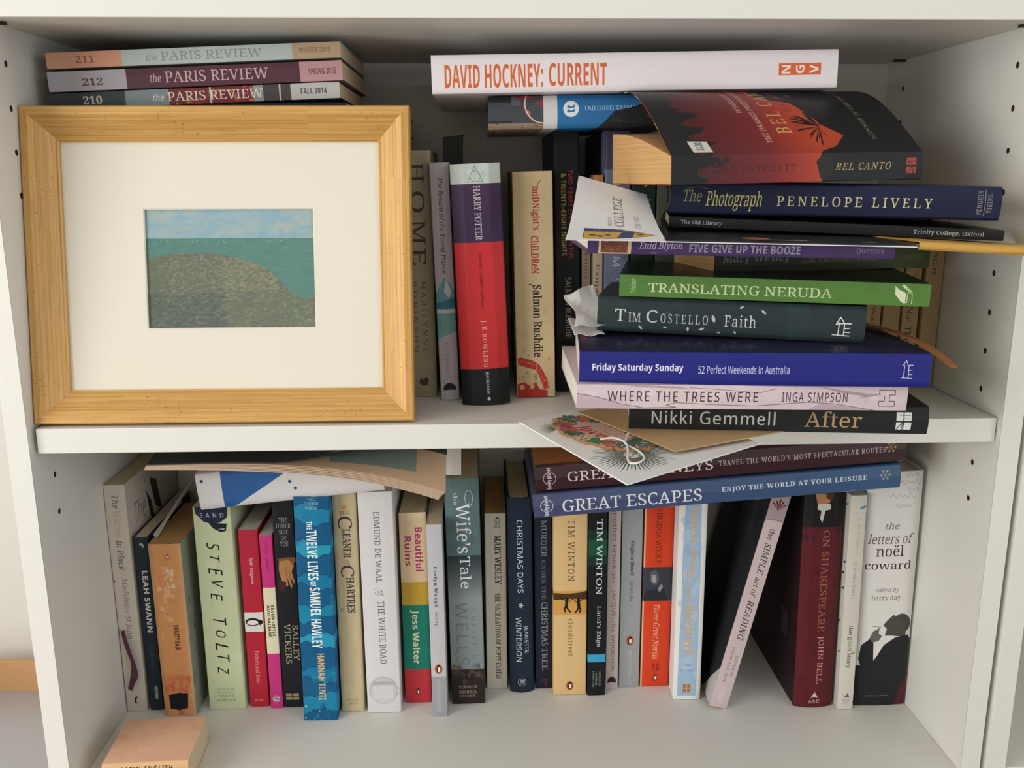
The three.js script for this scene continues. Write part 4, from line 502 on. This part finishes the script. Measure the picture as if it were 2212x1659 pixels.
// ---- the quarterlies on top at the left, and what they rest on
const QUART = 'literary quarterlies stacked flat above the frame';
const PR = (J, col, a, b) => J.T('the', a - 0.05, a - 0.012, 0.3, 0.72, col, 'si').T('PARIS REVIEW', a, b, 0.2, 0.76, col, 's');
book('p210', 'quarterly with a multicoloured spine, lowest of three above the frame', { name: 'quarterly', category: 'magazine', group: QUART, lie: 1, color: '#3a3f44', d: 0.15, paint(J) {
  J.R(0.26, 0.41, 0, 1, '#7d8a90').R(0.41, 0.73, 0, 1, '#6b2f30').blot(40, 0.4, 0.72, 0, 1, ['#b3382e', '#c28a4a', '#7c2430', '#8f5a3a'], 1, 4, 0.8).R(0.55, 0.556, 0, 1, '#c3c2c0').R(0.7, 0.735, 0, 1, '#8d9294').R(0.735, 0.83, 0, 1, '#4a4245').R(0.79, 0.796, 0, 1, '#b9b4b2').R(0.83, 1, 0, 1, '#b9bab8').T('210', 0.115, 0.18, 0.25, 0.75, '#c9c5bb', 'S'); PR(J, '#dcd4cc', 0.405, 0.735); J.T('FALL 2014', 0.865, 0.955, 0.3, 0.66, '#4a4a4c', 'A');
} });
book('p212', 'plum quarterly with grey and pink spine ends, middle of three above the frame', { name: 'quarterly', category: 'magazine', group: QUART, lie: 1, color: '#54343f', d: 0.15, paint(J) {
  J.R(0, 0.265, 0, 1, '#aaa6ad').R(0.855, 1, 0, 1, '#b98f94').T('212', 0.115, 0.185, 0.38, 0.74, '#54343f', 'S'); PR(J, '#c9a9ae', 0.395, 0.748); J.T('SPRING 2015', 0.885, 0.978, 0.36, 0.66, '#713a44', 'A');
} });
book('p211', 'pale blue quarterly with peach spine end, topmost of three above the frame', { name: 'quarterly', category: 'magazine', group: QUART, lie: 1, color: '#b5bfbf', d: 0.15, paint(J) {
  J.R(0, 0.255, 0, 1, '#d39b80').R(0.835, 1, 0, 1, '#b59c80').T('211', 0.1, 0.162, 0.26, 0.7, '#8f5f4a', 'S'); PR(J, '#8d8f8b', 0.388, 0.732); J.T('WINTER 2014', 0.858, 0.965, 0.3, 0.62, '#86705a', 'A');
} });
book('navy', 'thin navy booklet under the three quarterlies', { name: 'booklet', pose: [-0.138, 0.2468, -0.075, 0, 0, 0.004, 0.17], lie: 1, color: '#1c2230', d: 0.15 });
book('red', 'dull red book lying behind the top edge of the gold frame', { pose: [-0.098, 0.2352, -0.08, 0, 0, 0.019, 0.17], lie: 1, hard: 1, color: '#7d3024', d: 0.17 });
for (let i = 0; i < 6; i++) book('plain' + i, 'plain ' + ['brown', 'slate blue', 'khaki', 'olive grey', 'russet', 'charcoal'][i] + ' hardback standing behind the gold frame', { pose: [-0.12 - i * 0.0265, 0.0001, -0.1, 0, 0, 0.025, 0.2254], hard: 1, color: ['#4a3a34', '#2f3a44', '#54493a', '#3d3f3a', '#5a3f3a', '#33333d'][i], d: 0.15, group: 'hardbacks behind the gold frame' });
for (let i = 0; i < 3; i++) book('tall' + i, 'tall ' + ['moss green', 'mauve brown', 'indigo grey'][i] + ' hardback standing behind the gold frame', { pose: [-0.305 - i * 0.029, 0.0001, -0.1, 0, 0, 0.027, 0.2395], hard: 1, color: ['#3f4a40', '#4a3d3f', '#3a3d4a'][i], d: 0.15, group: 'tall hardbacks behind the gold frame' });
// ---- pocket dictionary lying on the bottom shelf
book('dictionary', 'tiny peach pocket dictionary lying alone on the bottom shelf', { pose: [-0.285, YB + 0.0132, -0.0035, 0.045, 0, 0.026, 0.0715], lie: 1, color: '#e0b292', d: 0.066, front: 1, rough: 0.6, shape: { corner: 0.0016, bulge: 0.001 }, paint(J) {
  J.R(0, 1, 0, 1, '#ddb384').blot(40, 0, 1, -2.6, -0.05, ['#d59f7d', '#e2b594', '#cf9a78'], 3, 8, 0.35).T('LATIN-ENGLISH', 0.22, 0.82, 0.12, 0.3, '#3b2d24', 'A', false, 14).T('ENGLISH-LATIN', 0.22, 0.82, 0.4, 0.58, '#3b2d24', 'A', false, 14);
} });

// ---------------------------------------------------------------- loose papers in the stack
const FIVETOP = (x) => 0.1385 + 0.0056 + 0.026 * (0.2568 - x);
{ // black brochure lying over the purple book
  const c = canvas(1024, 512), x = c.getContext('2d'); x.fillStyle = '#26282a'; x.fillRect(0, 0, 1024, 512);
  for (let i = 0; i < 500; i++) { x.globalAlpha = rr(0.05, 0.3); x.fillStyle = ['#35393b', '#1b1d1f', '#43474a'][i % 3]; x.fillRect(rnd() * 1024, rnd() * 512, rr(4, 60), rr(2, 14)); }
  x.globalAlpha = 1; x.fillStyle = '#b5735f'; x.beginPath(); x.ellipse(400, 440, 60, 26, 0, 0, 7); x.fill(); x.fillStyle = '#c9c5c0'; x.fillRect(450, 462, 150, 8); x.fillRect(820, 470, 60, 6);
  const g = thing('brochure', 'thin black brochure with white front edge under the black booklet', 'brochure');
  mesh('cover', sheet((u, v) => { const X = lerp(0.0905, 0.2608, u), z = 0.0845 - 0.16 * v; return [X, FIVETOP(X) + 0.0016 - (v < 0.15 ? 0.001 * (1 - v / 0.15) : 0), z]; }, 12, 16, 0.0008), new THREE.MeshStandardMaterial({ map: texture(c), roughness: 0.3 }), g);
  mesh('pages', sheet((u, v) => { const X = lerp(0.088, 0.2595, u), z = 0.085 - 0.16 * v; return [X, FIVETOP(X) + 0.0008 - (v < 0.15 ? 0.001 * (1 - v / 0.15) : 0), z]; }, 12, 16, 0.0006), sheetPaper, g);
}
{ // leaflet page springing up at the left of the stack, with a printed shield
  const c = canvas(768, 1024), x = c.getContext('2d'); x.fillStyle = '#e9e9ea'; x.fillRect(0, 0, 768, 1024);
  x.translate(0, 0);                                                     // canvas bottom = front fold
  x.fillStyle = '#d3a13c'; x.strokeStyle = '#2b2f3d'; x.lineWidth = 6; x.beginPath(); x.moveTo(130, 985); x.lineTo(130, 760); x.lineTo(430, 760); x.quadraticCurveTo(600, 800, 700, 870); x.quadraticCurveTo(560, 960, 330, 985); x.closePath(); x.fill(); x.stroke();
  x.save(); x.clip(); x.fillStyle = '#2f4470'; x.fillRect(130, 750, 600, 70); x.beginPath(); x.moveTo(380, 1000); x.lineTo(460, 750); x.lineTo(560, 750); x.lineTo(500, 1000); x.fill(); x.fillStyle = '#2b3d66'; for (const [a, b] of [[200, 900], [260, 920], [320, 890], [590, 860]]) { x.beginPath(); for (let t = 0; t < 9; t++) x.lineTo(a + rr(15, 42) * Math.cos(t * 0.7), b + rr(10, 24) * Math.sin(t * 0.7)); x.fill(); } x.fillStyle = '#b7935a'; for (let i = 0; i < 26; i++) x.fillRect(rr(200, 600), rr(765, 815), rr(6, 24), rr(4, 10)); x.restore();
  x.fillStyle = '#4a4a4d'; x.save(); x.translate(470, 700); x.rotate(-Math.PI / 2); x.font = '120px serif'; x.scale(0.95, 1); x.fillText('COLLEGE', 0, 0); x.font = '44px serif'; x.fillText('TRINITY', 0, -110); x.restore();
  x.fillStyle = '#77777a'; x.save(); x.translate(610, 720); x.rotate(-Math.PI / 2); x.font = '60px serif'; x.fillText('OXFORD', 0, 0); x.restore();
  const g = thing('leaflet', 'white leaflet with blue and gold shield curling up left of the stack', 'leaflet');
  const A = [0.0237, 0.1505, 0.085], B = [0.091, 0.1492, 0.085], C = [0.097, 0.1765, -0.03], Dd = [0.0442, 0.191, -0.03];
  mesh('page', sheet((u, v) => { const p = bil(A, B, C, Dd, u, v), y0 = lerp(A[1], B[1], u), y1 = lerp(Dd[1], C[1], u); p[1] = y0 + (y1 - y0) * v ** 1.45 - 0.0008 * Math.exp(-v * 30); return p; }, 12, 20, 0.0003), new THREE.MeshStandardMaterial({ map: texture(c), roughness: 0.6 }), g);
}
{ const g = thing('document_folder', 'ochre yellow folded edge sticking out to the right under the black booklet', 'folder');
  const s = sheet((u, v) => { const a = v * Math.PI * 1.0 - Math.PI / 2, X = lerp(0.2612, 0.385, u), y = lerp(0.1448, 0.1375, u); const arc = 0.45; if (v < arc) { const t = (v / arc) * Math.PI - Math.PI / 2; return [X, y + 0.0026 * Math.sin(t), 0.0825 + 0.0026 * Math.cos(t)]; } const q = (v - arc) / (1 - arc); return [X, y + 0.0026 - 0.0016 * q, 0.0825 - 0.09 * q]; }, 6, 20, 0.0008);
  mesh('cover', s, std('#c99a44', 0.5), g);
  mesh('sheets', sheet((u, v) => [lerp(0.2615, 0.3845, u), lerp(0.1448, 0.1375, u) - 0.0004, 0.0815 - 0.08 * v], 4, 4, 0.002), PAPER.cream, g);
}
{ const g = thing('crumpled_paper', 'crumpled white paper poking out left of the dark slate hardback', 'paper');
  mesh('paper', sheet((u, v) => [lerp(0.0405, 0.066, u) + 0.003 * Math.sin(v * 5), 0.0765 + 0.018 * v ** 1.3 + 0.0025 * Math.sin(u * 6 + v * 4) * (1 - u) + 0.006 * u * v, lerp(-0.012, -0.075, v) + 0.006 * Math.sin(u * 5)], 14, 14, 0.0004), sheetPaper, g);
  mesh('paper', sheet((u, v) => [lerp(0.04, 0.064, u), 0.0702 + 0.005 * v * (1 - u) + 0.001 * Math.sin(u * 9), lerp(-0.008, -0.06, v)], 10, 8, 0.0004), sheetPaper, g);
}
// the tan bookmark slips out of the blue paperback (built where it hangs, then handed to the book)
{ const pts = [[0.281, 0.0685, -0.06], [0.287, 0.0705, -0.035], [0.2965, 0.0685, 0.015], [0.3015, 0.064, 0.035], [0.309, 0.055, 0.057]].map((p) => new THREE.Vector3(...p)), cv = new THREE.CatmullRomCurve3(pts);
  mesh('bookmark', toLocal(fss, sheet((u, v) => { const p = cv.getPoint(v), w = 0.0085 * (v > 0.9 ? 1 - (v - 0.9) * 5 * Math.abs(u - 0.2) : 1); return [p.x + (u - 0.5) * w, p.y + (u - 0.5) * -0.001 + 0.0006, p.z - (u - 0.5) * 0.002]; }, 4, 24, 0.0009)), std('#a5683a', 0.55), fss).userData.label = 'tan leather bookmark'; }
// purple ribbon hanging in front of the cream paperback's spine
{ const w = THINGS.women, pts = [[-0.3775, -0.2315, -0.1195], [-0.3735, -0.246, -0.116], [-0.3675, -0.264, -0.113], [-0.3665, -0.2755, -0.113], [-0.371, -0.284, -0.1155], [-0.3755, -0.2935, -0.118]].map((p) => new THREE.Vector3(...p)), cv = new THREE.CatmullRomCurve3(pts);
  const satin = new THREE.MeshPhysicalMaterial({ color: '#542440', roughness: 0.35, sheen: 0.5 });
  const strand = (c, wd, dz) => sheet((u, v) => { const p = c.getPoint(v), t = c.getTangent(v), n = Math.hypot(t.x, t.y), s = (u - 0.5) * wd; return [p.x - s * t.y / n, p.y + s * t.x / n, p.z + dz + s * 0.25]; }, 3, 36, 0.0003);
  mesh('ribbon', toLocal(w, strand(cv, 0.0042, 0)), satin, w).userData.label = 'dark purple satin ribbon';
  const c2 = new THREE.CatmullRomCurve3([[-0.3765, -0.238, -0.1205], [-0.3725, -0.255, -0.119], [-0.3712, -0.27, -0.1185], [-0.374, -0.284, -0.119], [-0.3768, -0.2925, -0.1195]].map((p) => new THREE.Vector3(...p)));
  mesh('ribbon', toLocal(w, strand(c2, 0.0026, 0)), satin, w); }
{ const g = thing('cloth_strap', 'folded charcoal cloth strap standing up behind the banded hardback', 'strap');
  mesh('strap', sheet((u, v) => { const t = v * 2 - 1, a = Math.abs(t); return [lerp(-0.0655, -0.0475, u) + 0.002 * (1 - a), 0.13 + 0.094 * (1 - a ** 6) + 0.002 * u, -0.155 + (t > 0 ? 1 : -1) * 0.004 * Math.min(1, a * 3)]; }, 4, 40, 0.0012), std('#3b3c3d', 0.9), g); }
{ const g = thing('folded_paper', 'white folded paper tucked beside the magazine above the teal grey paperback', 'paper');
  mesh('paper', sheet((u, v) => [lerp(-0.0665, -0.0525, u), lerp(-0.0825, -0.024, v), lerp(-0.128, -0.165, v) + 0.002 * Math.sin(u * 3)], 4, 6, 0.0006), sheetPaper, g); }

// ---------------------------------------------------------------- magazine drooping over the lower row
{ const g = thing('magazine', 'floppy magazine with dark cover bending over the left of the lower row', 'magazine');
  const c = canvas(1024, 512), x = c.getContext('2d'); x.fillStyle = '#2b302e'; x.fillRect(0, 0, 1024, 512);
  for (let i = 0; i < 1500; i++) { x.strokeStyle = ['#3a3d38', '#1e2221', '#4a4438', '#333a38'][i % 4]; x.globalAlpha = 0.5; x.lineWidth = rr(1, 3); const a = rnd() * 1024, b = rnd() * 512; x.beginPath(); x.moveTo(a, b); x.lineTo(a + rr(8, 30), b - rr(4, 20)); x.stroke(); }
  x.globalAlpha = 0.8; x.fillStyle = '#7d7c72'; x.beginPath(); x.moveTo(620, 505); x.lineTo(760, 470); x.lineTo(880, 400); x.lineTo(860, 440); x.lineTo(740, 500); x.fill(); x.globalAlpha = 1;
  const p = canvas(512, 256), q = p.getContext('2d'); q.fillStyle = '#cbab8b'; q.fillRect(0, 0, 512, 256); q.fillStyle = '#7f8f84'; q.fillRect(310, 10, 150, 234);
  const front = (X) => { const t = (X + 0.319) / 0.255; return -0.0512 - 0.003 * t - 0.03 * t ** 3.2; }, rest = (X) => -0.0465;
  const surf = (k, lift) => (u, v) => { const X = lerp(-0.319 + 0.0004 * k, -0.0655 - 0.0012 * (4 - k), u), z = -0.058 - 0.19 * v, s = Math.max(0, 1 - v / 0.32), base = lerp(Math.max(rest(X), front(X)), front(X), s * s); return [X, Math.min(base + k * (0.0007 + 0.0012 * u) + lift(u, v), -0.0222 - (6.3 - k) * 0.0009), z]; };
  const beige = std('#d9bfa6', 0.7), flat = () => 0;
  for (let k = 0; k < 6; k++) mesh('page', sheet(surf(k, flat), 24, 8, 0.0007), k === 5 ? new THREE.MeshStandardMaterial({ map: texture(p), roughness: 0.6 }) : beige, g);
  mesh('cover', sheet(surf(6.3, (u, v) => 0.0005 + Math.min(0.019 * u + 0.012, 0.06 * Math.max(0, u - 0.42) ** 1.4 * 1.6)), 24, 8, 0.0005), new THREE.MeshStandardMaterial({ map: texture(c), roughness: 0.35 }), g);
}

// ---------------------------------------------------------------- card, envelope and wooden tag at the shelf edge
{ const A = [-0.003, 0.0006, -0.008], B = [0.059, 0.0006, 0.1455], C = [0.169, 0.0006, 0.06], Dd = [0.107, 0.0006, -0.0935];
  const c = canvas(1024, 860), x = c.getContext('2d'); x.fillStyle = '#ecece8'; x.fillRect(0, 0, 1024, 860);
  const at = (a, b) => [a * 1024, 860 - b * 860];
  const fan = (a, b, r, n, a0, a1, w) => { const [px, py] = at(a, b); for (let i = 0; i < n; i++) { const t = lerp(a0, a1, i / (n - 1)), l = r * rr(0.85, 1.05); x.save(); x.translate(px, py); x.rotate(t); x.fillStyle = ['#234a38', '#2d5a44', '#1d3d30'][i % 3]; x.beginPath(); x.moveTo(r * 0.2, -w / 3); x.quadraticCurveTo(l * 0.6, -w, l, 0); x.quadraticCurveTo(l * 0.6, w, r * 0.2, w / 3); x.fill(); x.restore(); } };
  fan(0.74, 0.27, 225, 56, 0, 6.17, 6.5); fan(0.22, 0.15, 120, 30, 1.2, 5, 4);
  for (let i = 0; i < 260; i++) { x.fillStyle = ['#2d5a44', '#3d7a72', '#b0473f', '#c98d55', '#7fa08a'][i % 5]; x.globalAlpha = 0.8; const [px, py] = at(0.74, 0.27), r = 110 * Math.sqrt(rnd()), t = rnd() * 6.28; x.beginPath(); x.ellipse(px + r * Math.cos(t), py + r * Math.sin(t), rr(3, 12), rr(2, 6), rnd() * 3, 0, 7); x.fill(); }
  x.globalAlpha = 0.35; x.fillStyle = '#8a8a86'; for (let i = 0; i < 300; i++) x.fillRect(rr(380, 660), rr(600, 860), 2, 2);
  const g = thing('greeting_card', 'white card with dark green palm fans hanging over the shelf edge', 'card');
  mesh('card', sheet((u, v) => bil(A, B, C, Dd, u, v), 6, 6, 0.0009), new THREE.MeshStandardMaterial({ map: texture(c), roughness: 0.6 }), g);
  mesh('card_inside', sheet((u, v) => { const p = bil(A, B, C, Dd, u, v); return [p[0] + 0.0012, 0.0013 - 0.0022, p[2] - 0.001]; }, 2, 2, 0.0004), sheetPaper, g).position.y = 0.0012;
}
{ const g = thing('envelope', 'brown kraft envelope under the bottom book of the stack', 'envelope'), d = [0.89, -0.456], o = [0.1015, 0.0875];
  mesh('envelope', sheet((u, v) => [o[0] + d[0] * 0.17 * u - 0.456 * 0.125 * v, 0.0042, o[1] + d[1] * 0.17 * u - 0.89 * 0.125 * v], 4, 4, 0.0009), std('#c3a276', 0.75), g);
}
const BOW = [[0.0524, 0.0621], [0.0601, 0.0615], [0.0649, 0.0655], [0.0691, 0.0733], [0.068, 0.0905], [0.0655, 0.106], [0.0664, 0.116], [0.0712, 0.1171], [0.0749, 0.1131], [0.0759, 0.1048], [0.0742, 0.0908], [0.071, 0.078], [0.0695, 0.07], [0.071, 0.061], [0.0747, 0.0483]];
{ const s = new THREE.Shape(), N = 90; // scalloped wooden tag with a printed wreath
  for (let i = 0; i < N; i++) { const t = (i / N) * Math.PI * 2, k = 1 + 0.035 * Math.sin(t * 13) + 0.025 * Math.sin(t * 29); const px = 0.052 * k * Math.cos(t), py = 0.027 * k * Math.sin(t); i ? s.lineTo(px, py) : s.moveTo(px, py); } s.closePath();
  const geo = new THREE.ExtrudeGeometry(s, { depth: 0.0014, bevelEnabled: true, bevelSize: 0.0003, bevelThickness: 0.0003, bevelSegments: 1 });
  geo.rotateX(-Math.PI / 2);
  const g = thing('wooden_tag', 'scalloped wooden tag printed with a bright floral wreath and tied with white string', 'ornament');
  g.position.set(0.0575, 0.0013, 0.03); g.rotation.y = Math.atan2(-0.104, 0.058);
  mesh('wood', geo, std('#a5774d', 0.7), g);
  const c = canvas(768, 384), x = c.getContext('2d'); x.fillStyle = '#d7b79f'; x.fillRect(0, 0, 768, 384);
  const cols = ['#2f6a4a', '#1f5a52', '#24707c', '#b8503f', '#c9694a', '#8d2f5f', '#3f8257', '#d9884f', '#d8c7a8'];
  for (let i = 0; i < 1500; i++) { const t = rnd() * 6.283, r = rr(0.6, 1.02), sector = Math.floor(t * 3.2); x.globalAlpha = 0.85; x.fillStyle = cols[(sector * 2 + (rnd() < 0.35 ? Math.floor(rnd() * 9) : 0)) % 9]; x.save(); x.translate(384 + 370 * r * Math.cos(t), 192 + 180 * r * Math.sin(t)); x.rotate(t + rr(-0.8, 0.8)); x.beginPath(); x.ellipse(0, 0, rr(8, 28), rr(3, 8), 0, 0, 7); x.fill(); x.restore(); }
  x.globalAlpha = 1; x.fillStyle = '#bb2f36'; x.save(); x.translate(384, 215); x.font = 'italic bold 112px serif'; x.textAlign = 'center'; x.fillText('a love', -70, 60); x.restore(); x.strokeStyle = '#a88'; x.lineWidth = 4; x.beginPath(); x.ellipse(430, 150, 60, 34, 0, 0, 7); x.stroke();
  const top = new THREE.ShapeGeometry(s); { const P = top.attributes.position, U = top.attributes.uv; for (let i = 0; i < P.count; i++) U.setXY(i, P.getX(i) / 0.111 + 0.5, P.getY(i) / 0.0575 + 0.5); }
  const print = new THREE.ExtrudeGeometry(s, { depth: 0.0003, bevelEnabled: false }); { const P = print.attributes.position, U = print.attributes.uv; for (let i = 0; i < P.count; i++) U.setXY(i, P.getX(i) / 0.111 + 0.5, P.getY(i) / 0.0575 + 0.5); }
  print.rotateX(-Math.PI / 2); print.scale(0.99, 1, 0.985); print.translate(0, 0.0016, 0);
  mesh('wreath_print', print, new THREE.MeshStandardMaterial({ map: texture(c), roughness: 0.55 }), g);
  const P = BOW.map(([a, b], i) => new THREE.Vector3(a, 0.0062 + 0.0012 * Math.sin(i * 0.9), b));
  g.updateMatrixWorld(true); P.forEach((v) => g.worldToLocal(v));
  mesh('string_bow', new THREE.TubeGeometry(new THREE.CatmullRomCurve3(P), 160, 0.00075, 8), std('#dfe0e0', 0.6), g);
}

// ---------------------------------------------------------------- the framed print
{ const W = 0.2965, Hh = 0.2443, g = thing('framed_picture', 'gold wooden frame with wide cream mat round a small seaside print', 'picture');
  g.position.set(-0.2341, 0.0024, -0.0097); g.rotation.set(-0.1416, -0.003, 0, 'YXZ');
  const c = canvas(1024, 128), x = c.getContext('2d'); x.fillStyle = '#cf9f58'; x.fillRect(0, 0, 1024, 128);
  for (let i = 0; i < 520; i++) { x.globalAlpha = rr(0.06, 0.3); x.fillStyle = ['#8a5c24', '#dcb468', '#a8752f', '#e2bf78', '#b5823a'][i % 5]; x.fillRect(rr(-300, 1000), rnd() * 128, rr(100, 900), rr(0.6, 2.4)); }
  x.globalAlpha = 0.6; for (let i = 0; i < 130; i++) { x.fillStyle = '#7a5220'; const a = rnd() < 0.7 ? [330, 800][i % 2] + rr(-70, 70) : rnd() * 1024; x.fillRect(a, 30 + rnd() * 70, rr(1, 3), rr(1, 2.5)); }
  const gold = new THREE.MeshPhysicalMaterial({ map: texture(c, true), roughness: 0.4, metalness: 0.1, clearcoat: 0.1, clearcoatRoughness: 0.4 });
  const prof = [[0, -0.016], [0, -0.0012], [0.0012, 0], [0.0065, 0.0004], [0.0075, -0.0002], [0.0232, -0.0092], [0.0242, -0.0088], [0.0254, -0.0098], [0.0256, -0.0125], [0.0256, -0.016], [0, -0.016]];
  const corner = (t, k) => [[-W / 2 + t, t], [W / 2 - t, t], [W / 2 - t, Hh - t], [-W / 2 + t, Hh - t]][k % 4];
  for (let k = 0; k < 4; k++) {
    const pos = [], uv = []; let acc = 0;
    for (let i = 0; i < prof.length - 1; i++) { const [t0, z0] = prof[i], [t1, z1] = prof[i + 1], len = Math.hypot(t1 - t0, z1 - z0), a = [...corner(t0, k), z0], b = [...corner(t0, k + 1), z0], e = [...corner(t1, k + 1), z1], f = [...corner(t1, k), z1]; const L = k % 2 ? Hh : W, U = (t, end) => (end ? L - t : t) / 0.3 + k * 0.37, v0 = acc / 0.05, v1 = (acc + len) / 0.05; acc += len;
      const P = [a, b, e, a, e, f], Q = [[U(t0, 0), v0], [U(t0, 1), v0], [U(t1, 1), v1], [U(t0, 0), v0], [U(t1, 1), v1], [U(t1, 0), v1]]; P.forEach((p, j) => { pos.push(...p); uv.push(...Q[j]); }); }
    for (const [kk, sgn] of [[k, 1], [k + 1, -1]]) for (let i = 1; i < prof.length - 2; i++) { const tri = [prof[0], prof[i], prof[i + 1]].map(([t, z]) => [...corner(t, kk), z]); if (sgn < 0) tri.reverse(); tri.forEach((p) => { pos.push(...p); uv.push(0.5, 0.5); }); }
    const geo = new THREE.BufferGeometry(); geo.setAttribute('position', new THREE.Float32BufferAttribute(pos, 3)); geo.setAttribute('uv', new THREE.Float32BufferAttribute(uv, 2)); mesh('frame_rail', toCreasedNormals(geo, 0.5), gold, g);
  }
  // mat with a bevelled window
  const px0 = -W / 2 + 0.0875, px1 = -W / 2 + 0.2185, py0 = 0.0745, py1 = 0.167;
  const m = new THREE.Shape(); m.moveTo(-W / 2 + 0.024, 0.024); m.lineTo(W / 2 - 0.024, 0.024); m.lineTo(W / 2 - 0.024, Hh - 0.024); m.lineTo(-W / 2 + 0.024, Hh - 0.024); m.closePath();
  const h = new THREE.Path(); h.moveTo(px0, py0); h.lineTo(px0, py1); h.lineTo(px1, py1); h.lineTo(px1, py0); h.closePath(); m.holes.push(h);
  const mat = new THREE.ExtrudeGeometry(m, { depth: 0.0006, bevelEnabled: true, bevelSize: 0.0009, bevelThickness: 0.0006, bevelSegments: 1, bevelOffset: -0.0009 }); mat.translate(0, 0, -0.0136);
  mesh('mat_board', mat, std('#ebe5d6', 0.85), g);
  // a plain stand-in print: sky, sea and scrub in dabs of paint
  const pc = canvas(1310, 925), q = pc.getContext('2d'); q.fillStyle = '#86aebc'; q.fillRect(0, 0, 1310, 925);
  const dab = (n, x0, x1, y0, y1, cols, l, w, al) => { for (let i = 0; i < n; i++) { q.globalAlpha = al * rr(0.5, 1); q.fillStyle = cols[Math.floor(rnd() * cols.length)]; q.save(); q.translate(rr(x0, x1), rr(y0, y1)); q.rotate(rr(-0.7, 0.5)); q.beginPath(); q.ellipse(0, 0, rr(l * 0.5, l), rr(w * 0.5, w), 0, 0, 7); q.fill(); q.restore(); } q.globalAlpha = 1; };
  dab(500, 0, 1310, 0, 240, ['#7fa9ba', '#92b4bc', '#9db6b6', '#79a5bb', '#a6b5b0'], 60, 22, 0.45); dab(40, 0, 1310, 20, 200, ['#b0b3a6', '#a9b4b0', '#b8b0a4'], 60, 30, 0.4);
  q.fillStyle = '#3f7c72'; q.fillRect(0, 243, 1310, 700); dab(900, 0, 1310, 246, 620, ['#3a7a72', '#4d8a7c', '#2f6a68', '#5b8f86', '#437f80'], 34, 5, 0.6); dab(26, 0, 1310, 250, 280, ['#b9cfc4'], 8, 3, 0.8);
  q.fillStyle = '#5a6450'; q.beginPath(); q.moveTo(0, 400); q.bezierCurveTo(250, 330, 420, 330, 640, 370); q.bezierCurveTo(840, 400, 980, 480, 1060, 600); q.bezierCurveTo(1120, 680, 1220, 690, 1310, 660); q.lineTo(1310, 925); q.lineTo(0, 925); q.closePath(); q.fill(); q.save(); q.clip();
  dab(2600, 0, 1310, 330, 925, ['#66704f', '#7a7860', '#4c5a4c', '#82776c', '#5d6b52', '#3f4d48', '#8a8468', '#6d7a58', '#54605c'], 20, 7, 0.65); dab(500, 200, 1000, 380, 700, ['#8f8a72', '#a09278', '#5f7a4e', '#4a5a58', '#9a8f88'], 16, 6, 0.7); dab(160, 1000, 1310, 690, 925, ['#6f8a62', '#8a8a74', '#3f5550'], 18, 7, 0.6); dab(300, 600, 1000, 380, 620, ['#8d8564', '#7d8a52', '#96805f', '#6f8a50'], 20, 8, 0.6); dab(700, 0, 600, 640, 925, ['#34453f', '#2f3c40', '#3d4c46', '#45504e'], 26, 10, 0.5); q.restore();
  mesh('print', box(px0 - 0.004, px1 + 0.004, py0 - 0.004, py1 + 0.004, -0.0156, -0.0146), [0, 1, 2, 3].map(() => sheetPaper).concat([new THREE.MeshStandardMaterial({ map: texture(pc), roughness: 0.6 }), sheetPaper]), g);
  mesh('backing_board', box(-W / 2 + 0.004, W / 2 - 0.004, 0.004, Hh - 0.004, -0.0175, -0.0158), std('#7d6a50', 0.9), g);
  mesh('glass_pane', box(-W / 2 + 0.0245, W / 2 - 0.0245, 0.0245, Hh - 0.0245, -0.0116, -0.0108), new THREE.MeshPhysicalMaterial({ color: 0xffffff, roughness: 0.01, transmission: 1, thickness: 0, ior: 1.5 }), g);
}

// ---------------------------------------------------------------- beside the bookcase, at the far left
{ const t = thing('side_table', 'low white side table beside the bookcase', 'table');
  mesh('table_top', rbox(-0.95, -0.408, -0.404, -0.384, -0.292, 0.22, 0.002), melamine, t);
  for (const [a, b] of [[-0.93, -0.27], [-0.43, -0.27], [-0.93, 0.2], [-0.43, 0.2]]) mesh('leg', rbox(a - 0.02, a + 0.02, ROOM.y0, -0.404, b - 0.02, b + 0.02, 0.002), melamine, t);
  const g = thing('round_tray', 'round tray with pale wooden rim and grey satin base left of the bookcase', 'tray'); g.position.set(-0.57, -0.384, -0.115);
  const rim = new THREE.LatheGeometry([[0.148, 0.001], [0.155, 0], [0.156, 0.002], [0.1565, 0.04], [0.1555, 0.0415], [0.151, 0.0415], [0.1498, 0.04], [0.149, 0.006], [0.148, 0.001]].map((p) => new THREE.Vector2(...p)), 96);
  mesh('rim', rim, std('#c99a6a', 0.5), g);
  mesh('base', (() => { const c = new THREE.CylinderGeometry(0.149, 0.149, 0.005, 72); c.translate(0, 0.0035, 0); return c; })(), std('#bcbcc0', 0.3, { metalness: 0.35 }), g);
}
renderer.render(scene, camera);
